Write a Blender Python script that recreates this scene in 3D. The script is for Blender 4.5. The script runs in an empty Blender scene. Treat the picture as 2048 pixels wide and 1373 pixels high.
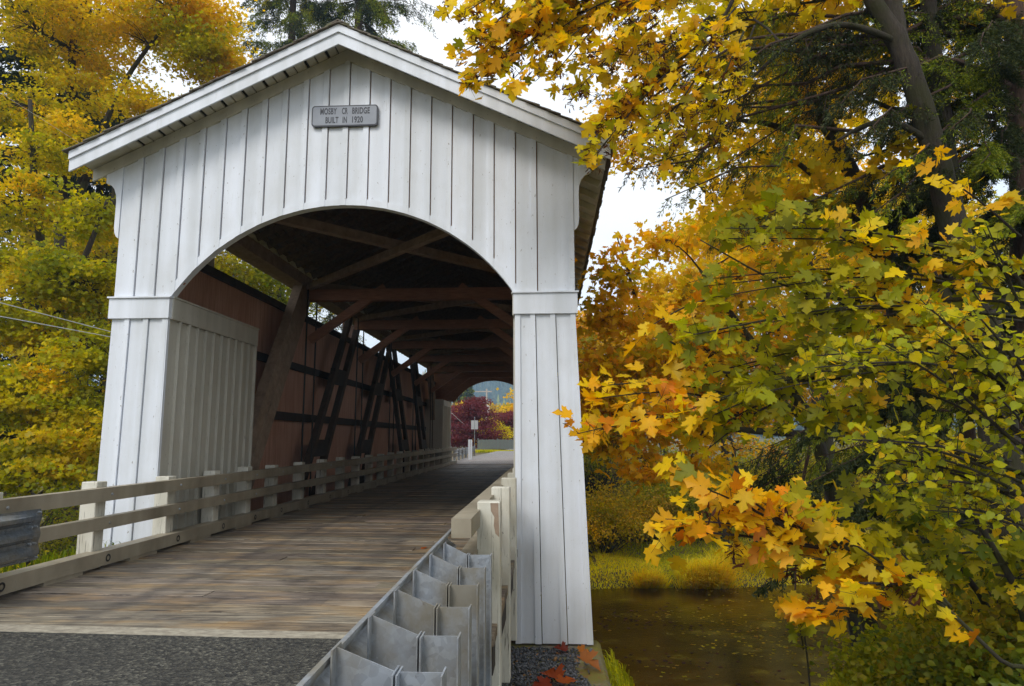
import bpy, math, random
import numpy as np
from mathutils import Vector, Matrix
random.seed(7); rng = np.random.default_rng(7)
sc = bpy.context.scene
COL = sc.collection

# ------------------------------------------------------------------ camera
CAM = np.array([3.06, -10.0, 1.53]); FPX = 1365.0
def cam_axes(yaw=2.95, pitch=8.07, roll=0.13):
    y, p, r = np.radians([yaw, pitch, roll])
    F = np.array([-np.sin(y)*np.cos(p), np.cos(y)*np.cos(p), np.sin(p)])
    Rt = np.array([np.cos(y), np.sin(y), 0.0]); U = np.cross(Rt, F)
    return np.cos(r)*Rt-np.sin(r)*U, np.cos(r)*U+np.sin(r)*Rt, F
AR, AU, AF = cam_axes()
cd = bpy.data.cameras.new("camera"); cam = bpy.data.objects.new("camera", cd); COL.objects.link(cam)
m = Matrix((tuple(AR)+(CAM[0],), tuple(AU)+(CAM[1],), tuple(-AF)+(CAM[2],), (0, 0, 0, 1)))
rot = Matrix((AR, AU, -AF)).transposed().to_4x4()
cam.matrix_world = Matrix.Translation(Vector(CAM)) @ rot
cd.sensor_width = 36.0; cd.lens = FPX/2048*36.0; cd.clip_start = 0.05; cd.clip_end = 6000
sc.camera = cam
def P(px, py, d):
    """a point of the place at d metres along the road from the viewer, in the direction of a photo pixel"""
    v = AR*(px-1024)/FPX-AU*(py-686.5)/FPX+AF
    return CAM+v*(d/v[1])

# ------------------------------------------------------------------ light
SUN_AZ, SUN_EL = math.radians(205), math.radians(42)      # azimuth clockwise from +Y
world = bpy.data.worlds.new("World"); sc.world = world; world.use_nodes = True
nt = world.node_tree; nt.nodes.clear()
out = nt.nodes.new("ShaderNodeOutputWorld")
sky = nt.nodes.new("ShaderNodeTexSky"); sky.sky_type = 'NISHITA'; sky.sun_disc = False
sky.sun_elevation = SUN_EL; sky.sun_rotation = SUN_AZ
bs = nt.nodes.new("ShaderNodeBackground"); bs.inputs[1].default_value = 0.1
bc = nt.nodes.new("ShaderNodeBackground"); bc.inputs[1].default_value = 1.12
tc = nt.nodes.new("ShaderNodeTexCoord"); nz = nt.nodes.new("ShaderNodeTexNoise")
nz.inputs["Scale"].default_value = 2.2; nz.inputs["Detail"].default_value = 6; nz.inputs["Roughness"].default_value = 0.55
mp = nt.nodes.new("ShaderNodeMapping"); mp.inputs["Scale"].default_value = (1, 1, 2.4)
cr = nt.nodes.new("ShaderNodeValToRGB")
cr.color_ramp.elements[0].position = 0.3; cr.color_ramp.elements[0].color = (0.80, 0.86, 0.95, 1)
cr.color_ramp.elements[1].position = 0.62; cr.color_ramp.elements[1].color = (1.0, 1.0, 1.0, 1)
mx = nt.nodes.new("ShaderNodeMixShader"); mx.inputs[0].default_value = 0.88
L = nt.links.new
L(tc.outputs["Generated"], mp.inputs[0]); L(mp.outputs[0], nz.inputs["Vector"]); L(nz.outputs["Fac"], cr.inputs[0])
L(cr.outputs[0], bc.inputs[0]); L(sky.outputs[0], bs.inputs[0])
L(bs.outputs[0], mx.inputs[1]); L(bc.outputs[0], mx.inputs[2]); L(mx.outputs[0], out.inputs[0])
sl = bpy.data.lights.new("sun", 'SUN'); sl.energy = 1.5; sl.angle = math.radians(22); sl.color = (1.0, 0.955, 0.89)
so = bpy.data.objects.new("sun", sl); COL.objects.link(so)
sd = Vector((math.sin(SUN_AZ)*math.cos(SUN_EL), math.cos(SUN_AZ)*math.cos(SUN_EL), math.sin(SUN_EL)))
so.rotation_euler = sd.to_track_quat('Z', 'Y').to_euler()
sc.view_settings.view_transform = 'Standard'; sc.view_settings.look = 'None'
sc.view_settings.exposure = 0.42; sc.view_settings.gamma = 1.0
sc.cycles.max_bounces = 8; sc.cycles.diffuse_bounces = 5; sc.cycles.transmission_bounces = 4
sc.cycles.caustics_reflective = False; sc.cycles.caustics_refractive = False

# ------------------------------------------------------------------ materials
def newmat(name):
    mt = bpy.data.materials.new(name); mt.use_nodes = True
    return mt, mt.node_tree, mt.node_tree.nodes["Principled BSDF"]
def nnode(t, kind, **kw):
    n = t.nodes.new(kind)
    for k, v in kw.items():
        if k in n.inputs.keys(): n.inputs[k].default_value = v
        else: setattr(n, k, v)
    return n
def ramp(t, src, stops):
    r = t.nodes.new("ShaderNodeValToRGB"); e = r.color_ramp.elements
    while len(e) < len(stops): e.new(0.5)
    for i, (p, c) in enumerate(stops):
        e[i].position = p; e[i].color = tuple(c)+(1,) if len(c) == 3 else c
    t.links.new(src, r.inputs[0]); return r.outputs[0]
def texco(t, scale=(1, 1, 1), rotz=0.0):
    c = t.nodes.new("ShaderNodeTexCoord"); mm = t.nodes.new("ShaderNodeMapping")
    mm.inputs["Scale"].default_value = scale; mm.inputs["Rotation"].default_value = (0, 0, rotz)
    t.links.new(c.outputs["Object"], mm.inputs[0]); return mm.outputs[0]
def noise(t, vec, scale, detail=4, rough=0.55):
    n = nnode(t, "ShaderNodeTexNoise", Scale=scale, Detail=detail, Roughness=rough)
    t.links.new(vec, n.inputs["Vector"]); return n.outputs["Fac"]
def mixc(t, fac, a, b, mode='MIX'):
    n = t.nodes.new("ShaderNodeMix"); n.data_type = 'RGBA'; n.blend_type = mode
    for sock, v in ((n.inputs[0], fac), (n.inputs[6], a), (n.inputs[7], b)):
        if isinstance(v, bpy.types.NodeSocket): t.links.new(v, sock)
        elif isinstance(v, (int, float)): sock.default_value = v
        else: sock.default_value = tuple(v)+(1,)
    return n.outputs[2]
def bump(t, bsdf, h, strength=0.3, dist=0.01):
    b = nnode(t, "ShaderNodeBump", Strength=strength, Distance=dist)
    t.links.new(h, b.inputs["Height"]); t.links.new(b.outputs[0], bsdf.inputs["Normal"])

def white_paint(name, base=(0.73, 0.765, 0.82), dirt=(0.42, 0.41, 0.36), amount=0.5, rough=0.55, grain=(9, 9, 0.7), chips=True):
    mt, t, b = newmat(name)
    g = noise(t, texco(t, grain), 5.0, 8, 0.6)
    s = noise(t, texco(t, (1, 1, 0.6)), 1.3, 6, 0.6)
    bv = noise(t, texco(t, (3.06, 3.0, 0.03)), 1.7, 1, 0.5)
    c = mixc(t, 1.0, base, ramp(t, bv, [(0.3, (0.86, 0.86, 0.85)), (0.7, (1.05, 1.05, 1.06))]), 'MULTIPLY')
    f1 = ramp(t, s, [(0.45, (0, 0, 0)), (0.85, (amount, amount, amount))])
    c = mixc(t, f1, c, dirt)
    f2 = ramp(t, g, [(0.58, (0, 0, 0)), (0.78, (0.35, 0.35, 0.35))])
    c = mixc(t, f2, c, dirt)
    if chips:
        v = noise(t, texco(t, (9, 9, 4)), 3.0, 4, 0.65)
        f3 = ramp(t, v, [(0.66, (0, 0, 0)), (0.69, (0.75, 0.75, 0.75))])
        c = mixc(t, f3, c, (0.22, 0.19, 0.16))
    t.links.new(c, b.inputs["Base Color"]); b.inputs["Roughness"].default_value = rough
    bump(t, b, g, 0.25, 0.004)
    return mt
M = {}
M['white'] = white_paint("white_painted_wood")
M['white_trim'] = white_paint("white_painted_trim", amount=0.3, chips=False)
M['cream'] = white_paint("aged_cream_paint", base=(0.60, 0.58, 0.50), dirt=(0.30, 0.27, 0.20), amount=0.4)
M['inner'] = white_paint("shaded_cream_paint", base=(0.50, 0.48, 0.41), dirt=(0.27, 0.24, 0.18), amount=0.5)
M['rail'] = white_paint("weathered_shaded_rail_paint", base=(0.33, 0.285, 0.205), dirt=(0.12, 0.095, 0.06), amount=1.0, grain=(6, 0.8, 9))  # shade of the rail faces is painted into this tone, besides weathering and dirt
M['post'] = white_paint("post_paint", base=(0.68, 0.66, 0.57), dirt=(0.27, 0.235, 0.14), amount=1.0, grain=(9, 9, 0.7))
t = M['post'].node_tree; b = t.nodes["Principled BSDF"]; src = b.inputs["Base Color"].links[0].from_socket
t.links.new(mixc(t, ramp(t, noise(t, texco(t, (30, 30, 1.1)), 2.0, 4, 0.6), [(0.60, (0, 0, 0)), (0.66, (0.9, 0.9, 0.9))]), src, (0.10, 0.08, 0.05)), b.inputs["Base Color"])

def wood(name, stops, scale=(1.2, 14, 14), rough=0.8, vari=None):
    mt, t, b = newmat(name)
    g = noise(t, texco(t, scale), 2.0, 8, 0.65)
    c = ramp(t, g, stops)
    big = noise(t, texco(t), 0.9, 4)
    c = mixc(t, ramp(t, big, [(0.35, (0, 0, 0)), (0.75, (0.5, 0.5, 0.5))]), c, stops[0][1])
    t.links.new(c, b.inputs["Base Color"]); b.inputs["Roughness"].default_value = rough
    bump(t, b, g, 0.4, 0.006)
    return mt
M['timber'] = wood("brown_timber", [(0.25, (0.18, 0.125, 0.085)), (0.75, (0.46, 0.34, 0.24))], (3, 3, 3))
M['timber_red'] = wood("reddish_timber", [(0.25, (0.25, 0.11, 0.065)), (0.75, (0.48, 0.25, 0.15))], (2, 10, 10))
M['timber_dark'] = wood("dark_timber", [(0.25, (0.018, 0.014, 0.012)), (0.75, (0.06, 0.045, 0.035))], (3, 3, 3))
M['siding'] = wood("red_brown_siding", [(0.25, (0.42, 0.20, 0.13)), (0.75, (0.74, 0.46, 0.33))], (10, 10, 0.5))
M['rafter'] = wood("rafter_timber", [(0.25, (0.09, 0.062, 0.045)), (0.75, (0.24, 0.165, 0.115))], (6, 6, 6))
M['shingle'] = wood("mossy_shingles", [(0.3, (0.09, 0.075, 0.055)), (0.55, (0.17, 0.145, 0.115)), (0.75, (0.13, 0.15, 0.04))], (2, 2, 2), 0.95)
mt, t, b = newmat("black_iron"); b.inputs["Base Color"].default_value = (0.015, 0.014, 0.014, 1); b.inputs["Roughness"].default_value = 0.6; M['iron'] = mt
mt, t, b = newmat("dark_gap"); b.inputs["Base Color"].default_value = (0.03, 0.027, 0.022, 1); b.inputs["Roughness"].default_value = 1; M['gap'] = mt

# deck planks
mt, t, b = newmat("deck_planks")
at = nnode(t, "ShaderNodeAttribute", attribute_name="Col")
g = noise(t, texco(t, (0.9, 17, 6)), 2.2, 9, 0.68)
c = ramp(t, g, [(0.30, (0.040, 0.030, 0.022)), (0.46, (0.165, 0.132, 0.10)), (0.7, (0.33, 0.275, 0.205))])
c = mixc(t, 1.0, c, at.outputs["Color"], 'MULTIPLY')
ck = noise(t, texco(t, (0.8, 36, 6)), 1.6, 5, 0.65)
c = mixc(t, ramp(t, ck, [(0.55, (0, 0, 0)), (0.585, (0.92, 0.92, 0.92))]), c, (0.03, 0.02, 0.015))
kn = noise(t, texco(t, (2.2, 9.0, 3)), 2.1, 3, 0.5)
c = mixc(t, ramp(t, kn, [(0.68, (0, 0, 0)), (0.73, (0.8, 0.8, 0.8))]), c, (0.022, 0.016, 0.013))
oc = noise(t, texco(t, (0.9, 3.0, 1)), 1.1, 4, 0.6)
c = mixc(t, ramp(t, oc, [(0.5, (0, 0, 0)), (0.68, (0.5, 0.5, 0.5))]), c, (0.42, 0.26, 0.10))
st = noise(t, texco(t, (1.6, 1.9, 1)), 0.9, 9, 0.72)
c = mixc(t, ramp(t, st, [(0.50, (0, 0, 0)), (0.66, (0.65, 0.65, 0.65))]), c, (0.05, 0.040, 0.033))
# tyre stain: a dark band wandering down the left wheel track, a fainter one on the right
geo = t.nodes.new("ShaderNodeNewGeometry"); sx = t.nodes.new("ShaderNodeSeparateXYZ"); t.links.new(geo.outputs["Position"], sx.inputs[0])
def mth(op, a, b_=None):
    n = t.nodes.new("ShaderNodeMath"); n.operation = op
    for i, v in enumerate((a, b_)):
        if v is None: continue
        if isinstance(v, (int, float)): n.inputs[i].default_value = v
        else: t.links.new(v, n.inputs[i])
    return n.outputs[0]
for cx, w, k in ((-0.98, 0.15, 0.45), (-0.62, 0.07, 0.25), (0.75, 0.22, 0.3)):
    dx = mth('ABSOLUTE', mth('SUBTRACT', sx.outputs[0], mth('ADD', cx, mth('MULTIPLY', sx.outputs[1], 0.012))))
    band = ramp(t, mth('DIVIDE', dx, w), [(0.0, (k, k, k)), (1.0, (0, 0, 0))])
    c = mixc(t, band, c, (0.035, 0.03, 0.03))
t.links.new(c, b.inputs["Base Color"])
t.links.new(ramp(t, st, [(0.4, (0.8,)*3), (0.7, (0.42,)*3)]), b.inputs["Roughness"])
bump(t, b, g, 0.6, 0.01); M['deck'] = mt

def asphalt(name, lo, hi, sc_=70):
    mt, t, b = newmat(name)
    v = nnode(t, "ShaderNodeTexVoronoi", Scale=float(sc_)); t.links.new(texco(t), v.inputs["Vector"])
    n1 = noise(t, texco(t), sc_*1.3, 3); big = noise(t, texco(t), 1.1, 5)
    bw = t.nodes.new("ShaderNodeSeparateColor"); t.links.new(v.outputs["Color"], bw.inputs[0])
    c = ramp(t, bw.outputs[0], [(0.2, lo), (0.85, hi), (1.0, tuple(min(1, x*2.0) for x in hi))])
    c = mixc(t, ramp(t, big, [(0.35, (0, 0, 0)), (0.7, (0.45, 0.45, 0.45))]), c, lo)
    t.links.new(c, b.inputs["Base Color"]); b.inputs["Roughness"].default_value = 0.85
    bump(t, b, v.outputs["Distance"], 0.9, 0.012)
    return mt
M['asphalt'] = asphalt("asphalt", (0.013, 0.012, 0.010), (0.085, 0.080, 0.062), 52)
M['far_asphalt'] = asphalt("worn_asphalt", (0.24, 0.215, 0.20), (0.34, 0.31, 0.29), 30)
mt, t, b = newmat("concrete_joint")
g = noise(t, texco(t, (3, 6, 3)), 3, 8, 0.7)
t.links.new(ramp(t, g, [(0.3, (0.17, 0.145, 0.11)), (0.7, (0.42, 0.38, 0.29))]), b.inputs["Base Color"]); b.inputs["Roughness"].default_value = 0.9
bump(t, b, g, 0.6, 0.01); M['joint'] = mt
mt, t, b = newmat("mossy_concrete")
g = noise(t, texco(t), 6, 8, 0.7); mo = noise(t, texco(t), 2.6, 6, 0.6)
c = ramp(t, g, [(0.3, (0.10, 0.085, 0.06)), (0.7, (0.30, 0.27, 0.21))])
c = mixc(t, ramp(t, mo, [(0.40, (0, 0, 0)), (0.56, (0.95, 0.95, 0.95))]), c, (0.19, 0.165, 0.02))
c = mixc(t, ramp(t, noise(t, texco(t), 9, 4), [(0.58, (0, 0, 0)), (0.66, (0.8, 0.8, 0.8))]), c, (0.24, 0.10, 0.03))
t.links.new(c, b.inputs["Base Color"]); b.inputs["Roughness"].default_value = 0.95; bump(t, b, g, 1.0, 0.03); M['moss_concrete'] = mt
# galvanised steel
mt, t, b = newmat("galvanised_steel")
v = nnode(t, "ShaderNodeTexVoronoi", Scale=38.0); t.links.new(texco(t), v.inputs["Vector"])
bw = t.nodes.new("ShaderNodeSeparateColor"); t.links.new(v.outputs["Color"], bw.inputs[0])
c = ramp(t, bw.outputs[0], [(0.0, (0.30, 0.33, 0.37)), (1.0, (0.42, 0.46, 0.51))])
s = noise(t, texco(t, (1, 1, 0.8)), 2.4, 7, 0.65)
c = mixc(t, ramp(t, s, [(0.40, (0, 0, 0)), (0.62, (0.9, 0.9, 0.9))]), c, (0.24, 0.215, 0.16))
c = mixc(t, ramp(t, noise(t, texco(t), 11, 6, 0.7), [(0.62, (0, 0, 0)), (0.72, (0.7, 0.7, 0.7))]), c, (0.12, 0.085, 0.05))
t.links.new(c, b.inputs["Base Color"]); b.inputs["Metallic"].default_value = 0.45
t.links.new(ramp(t, s, [(0.3, (0.38,)*3), (0.7, (0.62,)*3)]), b.inputs["Roughness"]); M['steel'] = mt
mt2 = M['steel'].copy(); mt2.name = "shaded_steel"; M['dull'] = mt2  # darker copy of the steel: shade on the left rail painted into its colour
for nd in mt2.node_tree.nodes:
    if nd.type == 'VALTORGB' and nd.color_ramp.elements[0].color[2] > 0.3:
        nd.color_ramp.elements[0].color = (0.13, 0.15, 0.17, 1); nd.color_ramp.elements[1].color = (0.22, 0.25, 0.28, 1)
# sign
mt, t, b = newmat("sign_grey"); g = noise(t, texco(t), 3, 6)
t.links.new(ramp(t, g, [(0.3, (0.24, 0.26, 0.30)), (0.7, (0.31, 0.335, 0.38))]), b.inputs["Base Color"]); b.inputs["Roughness"].default_value = 0.6; M['sign'] = mt
mt, t, b = newmat("sign_letters"); b.inputs["Base Color"].default_value = (0.05, 0.053, 0.065, 1); b.inputs["Roughness"].default_value = 0.6; M['letters'] = mt
# gravel, grass, water, soil
mt, t, b = newmat("bank_soil")
g = noise(t, texco(t), 1.6, 9, 0.7); g2 = noise(t, texco(t), 0.35, 5)
c = ramp(t, g, [(0.3, (0.045, 0.035, 0.015)), (0.5, (0.10, 0.09, 0.02)), (0.7, (0.17, 0.16, 0.03))])
c = mixc(t, ramp(t, g2, [(0.4, (0, 0, 0)), (0.6, (0.6, 0.6, 0.6))]), c, (0.13, 0.085, 0.03))
t.links.new(c, b.inputs["Base Color"]); b.inputs["Roughness"].default_value = 1.0; bump(t, b, g, 1.0, 0.1); M['soil'] = mt
mt, t, b = newmat("creek_water")
t.nodes.remove(b); t.nodes["Material Output"]
gl = nnode(t, "ShaderNodeBsdfGlossy", Roughness=0.06); gl.inputs["Color"].default_value = (0.80, 0.70, 0.30, 1)
df = nnode(t, "ShaderNodeBsdfDiffuse"); fr = nnode(t, "ShaderNodeFresnel", IOR=1.5); ms = t.nodes.new("ShaderNodeMixShader")
bn = noise(t, texco(t, (1.0, 1.3, 1)), 0.75, 9, 0.68)
t.links.new(ramp(t, bn, [(0.40, (0.006, 0.004, 0.001)), (0.54, (0.03, 0.020, 0.004)), (0.66, (0.11, 0.085, 0.010))]), df.inputs["Color"])
h = noise(t, texco(t, (1.0, 2.2, 1)), 3.5, 5, 0.6)
bb = nnode(t, "ShaderNodeBump", Strength=0.35, Distance=0.03); t.links.new(h, bb.inputs["Height"])
for n in (gl, fr): t.links.new(bb.outputs[0], n.inputs["Normal"])
t.links.new(fr.outputs[0], ms.inputs[0]); t.links.new(df.outputs[0], ms.inputs[1]); t.links.new(gl.outputs[0], ms.inputs[2])
t.links.new(ms.outputs[0], t.nodes["Material Output"].inputs[0]); M['water'] = mt

def leaf_mat(name, trans=0.45):
    mt, t, b = newmat(name); t.nodes.remove(b)
    at = nnode(t, "ShaderNodeAttribute", attribute_name="Col")
    d = nnode(t, "ShaderNodeBsdfDiffuse"); tr = nnode(t, "ShaderNodeBsdfTranslucent"); gs = nnode(t, "ShaderNodeBsdfGlossy", Roughness=0.5)
    gs.inputs[0].default_value = (1, 1, 1, 1)
    c2 = mixc(t, 1.0, at.outputs["Color"], (1.45, 1.4, 0.5), 'MULTIPLY')
    t.links.new(at.outputs["Color"], d.inputs[0]); t.links.new(c2, tr.inputs[0])
    m1 = t.nodes.new("ShaderNodeMixShader"); m1.inputs[0].default_value = trans
    m2 = t.nodes.new("ShaderNodeMixShader"); m2.inputs[0].default_value = 0.012
    t.links.new(d.outputs[0], m1.inputs[1]); t.links.new(tr.outputs[0], m1.inputs[2])
    t.links.new(m1.outputs[0], m2.inputs[1]); t.links.new(gs.outputs[0], m2.inputs[2])
    t.links.new(m2.outputs[0], t.nodes["Material Output"].inputs[0]); return mt
M['leaf'] = leaf_mat("leaf", 0.50); M['needle'] = leaf_mat("needle", 0.15)
def bark(name, a, b2, moss=None):
    mt, t, b = newmat(name); g = noise(t, texco(t, (11, 11, 1.3)), 2.2, 9, 0.78)
    c = ramp(t, g, [(0.3, a), (0.7, b2)])
    if moss: c = mixc(t, ramp(t, noise(t, texco(t), 2.2, 5), [(0.45, (0, 0, 0)), (0.6, (0.85,)*3)]), c, moss)
    t.links.new(c, b.inputs["Base Color"]); b.inputs["Roughness"].default_value = 1; bump(t, b, g, 1.0, 0.04); return mt
M['bark_grey'] = bark("grey_bark", (0.018, 0.013, 0.010), (0.085, 0.066, 0.048), (0.035, 0.035, 0.008))
M['bark_dark'] = bark("dark_bark", (0.016, 0.012, 0.009), (0.06, 0.045, 0.033), (0.05, 0.05, 0.012))
M['bark_red'] = bark("red_brown_bark", (0.035, 0.018, 0.012), (0.13, 0.075, 0.05))

# ------------------------------------------------------------------ helpers
def finish(o, mat, parent):
    if mat is not None: o.data.materials.append(mat)
    if parent is not None: o.parent = parent
    COL.objects.link(o); return o
def setp(o, label=None, cat=None, group=None, kind=None):
    if label: o['label'] = label
    if cat: o['category'] = cat
    if group: o['group'] = group
    if kind: o['kind'] = kind
    return o
def empty(name, loc=(0, 0, 0), label=None, cat=None, group=None):
    o = bpy.data.objects.new(name, None); o.location = loc; o.empty_display_size = 0.3; COL.objects.link(o)
    return setp(o, label, cat, group)
class MB:
    """collects boxes, beams, tubes and prisms for one mesh object"""
    def __init__(s): s.v = []; s.f = []
    def add(s, vs, fs):
        n = len(s.v); s.v += [tuple(map(float, p)) for p in vs]; s.f += [tuple(i+n for i in f) for f in fs]; return s
    def box(s, x0, x1, y0, y1, z0, z1):
        return s.add([(x0, y0, z0), (x1, y0, z0), (x1, y1, z0), (x0, y1, z0), (x0, y0, z1), (x1, y0, z1), (x1, y1, z1), (x0, y1, z1)],
                     [(0, 3, 2, 1), (4, 5, 6, 7), (0, 1, 5, 4), (1, 2, 6, 5), (2, 3, 7, 6), (3, 0, 4, 7)])
    def cbox(s, x0, x1, y0, y1, z0, z1, c=0.008):
        """box with chamfered vertical-section edges all round"""
        xs = (x0, x0+c, x1-c, x1); ys = (y0, y0+c, y1-c, y1); zs = (z0, z0+c, z1-c, z1)
        bm_v = []; idx = {}
        def vid(i, j, k):
            if (i, j, k) not in idx: idx[(i, j, k)] = len(bm_v); bm_v.append((xs[i], ys[j], zs[k]))
            return idx[(i, j, k)]
        F = []
        for a in (0, 3):
            q = [vid(a, 1, 1), vid(a, 2, 1), vid(a, 2, 2), vid(a, 1, 2)]; F.append(q if a else q[::-1])
            q = [vid(1, a, 1), vid(2, a, 1), vid(2, a, 2), vid(1, a, 2)]; F.append(q[::-1] if a else q)
            q = [vid(1, 1, a), vid(2, 1, a), vid(2, 2, a), vid(1, 2, a)]; F.append(q if a else q[::-1])
        for i, ii in ((0, 1), (3, 2)):
            for j, jj in ((0, 1), (3, 2)):
                F.append([vid(i, jj, 1), vid(i, jj, 2), vid(ii, j, 2), vid(ii, j, 1)])
                F.append([vid(i, 1, jj), vid(i, 2, jj), vid(ii, 2, j), vid(ii, 1, j)])
                F.append([vid(1, i, jj), vid(2, i, jj), vid(2, ii, j), vid(1, ii, j)])
                for k, kk in ((0, 1), (3, 2)): F.append([vid(i, jj, kk), vid(ii, j, kk), vid(ii, jj, k)])
        return s.add(bm_v, [tuple(f) for f in F])
    def beam(s, a, b, w, h, up=(0, 0, 1), taper=1.0):
        """rectangular bar a->b; w across, h along up"""
        a, b, up = map(lambda q: np.array(q, float), (a, b, up)); d = b-a; d /= np.linalg.norm(d)
        x = np.cross(d, up); x /= np.linalg.norm(x); u = np.cross(x, d)
        vs = []
        for q, k in ((a, 1.0), (b, taper)):
            for i, j in ((-1, -1), (1, -1), (1, 1), (-1, 1)): vs.append(q+x*i*w/2*k+u*j*h/2*k)
        return s.add(vs, [(0, 1, 2, 3), (7, 6, 5, 4), (0, 4, 5, 1), (1, 5, 6, 2), (2, 6, 7, 3), (3, 7, 4, 0)])
    def tube(s, pts, rad, n=8, cap=True):
        pts = [np.array(p, float) for p in pts]; N = len(pts)
        if not hasattr(rad, '__len__'): rad = [rad]*N
        vs = []; ref = np.array([0.31, 0.17, 0.93])
        prev = None
        for i, p in enumerate(pts):
            d = pts[min(i+1, N-1)]-pts[max(i-1, 0)]; d /= (np.linalg.norm(d)+1e-9)
            x = np.cross(d, ref) if prev is None else prev-d*np.dot(prev, d)
            if np.linalg.norm(x) < 1e-4: x = np.cross(d, (1, 0, 0.1))
            x /= np.linalg.norm(x); prev = x; u = np.cross(d, x)
            for k in range(n):
                a = 2*math.pi*k/n; vs.append(p+(x*math.cos(a)+u*math.sin(a))*rad[i])
        fs = []
        for i in range(N-1):
            for k in range(n):
                k2 = (k+1) % n; fs.append((i*n+k, i*n+k2, (i+1)*n+k2, (i+1)*n+k))
        if cap: fs += [tuple(range(n))[::-1], tuple((N-1)*n+k for k in range(n))]
        return s.add(vs, fs)
    def prism(s, poly, y0, y1, axis='y'):
        """polygon in (x,z) extruded along y"""
        n = len(poly)
        vs = [(p[0], y0, p[1]) for p in poly]+[(p[0], y1, p[1]) for p in poly]
        fs = [tuple(range(n)), tuple(range(2*n-1, n-1, -1))]+[(i, i+n, (i+1) % n+n, (i+1) % n) for i in range(n)]
        return s.add(vs, fs)
    def strip(s, xs, lo, hi, y0, y1):
        """wall piece between two curves, thickness y0..y1"""
        n = len(xs); vs = []
        for y in (y0, y1):
            for i, x in enumerate(xs): vs += [(x, y, lo[i]), (x, y, hi[i])]
        fs = []
        for i in range(n-1):
            a = 2*i; b_ = 2*n+2*i
            fs += [(a, a+2, a+3, a+1), (b_, b_+1, b_+3, b_+2), (a, b_, b_+2, a+2), (a+1, a+3, b_+3, b_+1)]
        fs += [(0, 1, 2*n+1, 2*n), (2*n-2, 4*n-2, 4*n-1, 2*n-1)]
        return s.add(vs, fs)
    def build(s, name, mat, parent=None, smooth=False):
        me = bpy.data.meshes.new(name); me.from_pydata(s.v, [], s.f); me.validate(); me.update()
        o = bpy.data.objects.new(name, me)
        if smooth: me.polygons.foreach_set("use_smooth", [True]*len(me.polygons))
        return finish(o, mat, parent)
def fastmesh(name, V, T, C, mat, parent=None):
    me = bpy.data.meshes.new(name); nV, nT = len(V), len(T)
    me.vertices.add(nV); me.vertices.foreach_set("co", V.astype(np.float32).ravel())
    me.loops.add(nT*3); me.loops.foreach_set("vertex_index", T.astype(np.int32).ravel())
    me.polygons.add(nT); me.polygons.foreach_set("loop_start", np.arange(0, nT*3, 3, dtype=np.int32))
    me.update(calc_edges=True)
    if C is not None:
        a = me.color_attributes.new("Col", 'FLOAT_COLOR', 'POINT')
        a.data.foreach_set("color", np.concatenate([C, np.ones((nV, 1))], 1).astype(np.float32).ravel())
    return finish(bpy.data.objects.new(name, me), mat, parent)

# ---- leaf shapes (2D outline around a centre; fan triangles)
def outline(pts):
    pts = np.array(pts, float); half = pts; mir = pts[::-1].copy(); mir[:, 0] *= -1
    o = np.concatenate([half, mir[(1 if abs(pts[-1, 0]) < 1e-6 else 0):]]); return o
MAPLE = outline([(0.03, -0.30), (0.20, -0.40), (0.24, -0.31), (0.44, -0.24), (0.33, -0.13), (0.40, -0.02), (0.56, 0.03), (0.50, 0.13), (0.58, 0.27),
                 (0.40, 0.26), (0.20, 0.18), (0.21, 0.33), (0.31, 0.42), (0.21, 0.49), (0.12, 0.57), (0.0, 0.72)])
MAPLE_M = outline([(0.04, -0.32), (0.44, -0.26), (0.30, -0.05), (0.58, 0.24), (0.21, 0.18), (0.24, 0.48), (0.0, 0.76)])
STAR = outline([(0.10, -0.34), (0.46, -0.14), (0.18, 0.02), (0.40, 0.38), (0.0, 0.55)])
DIAM = np.array([(0, -0.5), (0.36, -0.05), (0, 0.55), (-0.36, -0.05)])
ROUND = outline([(0.0, -0.40), (0.16, -0.44), (0.36, -0.28), (0.36, -0.18), (0.42, -0.02), (0.36, 0.10), (0.30, 0.26), (0.20, 0.30), (0.0, 0.60)])
def unit(a): return a/(np.linalg.norm(a, axis=-1, keepdims=True)+1e-9)
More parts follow.
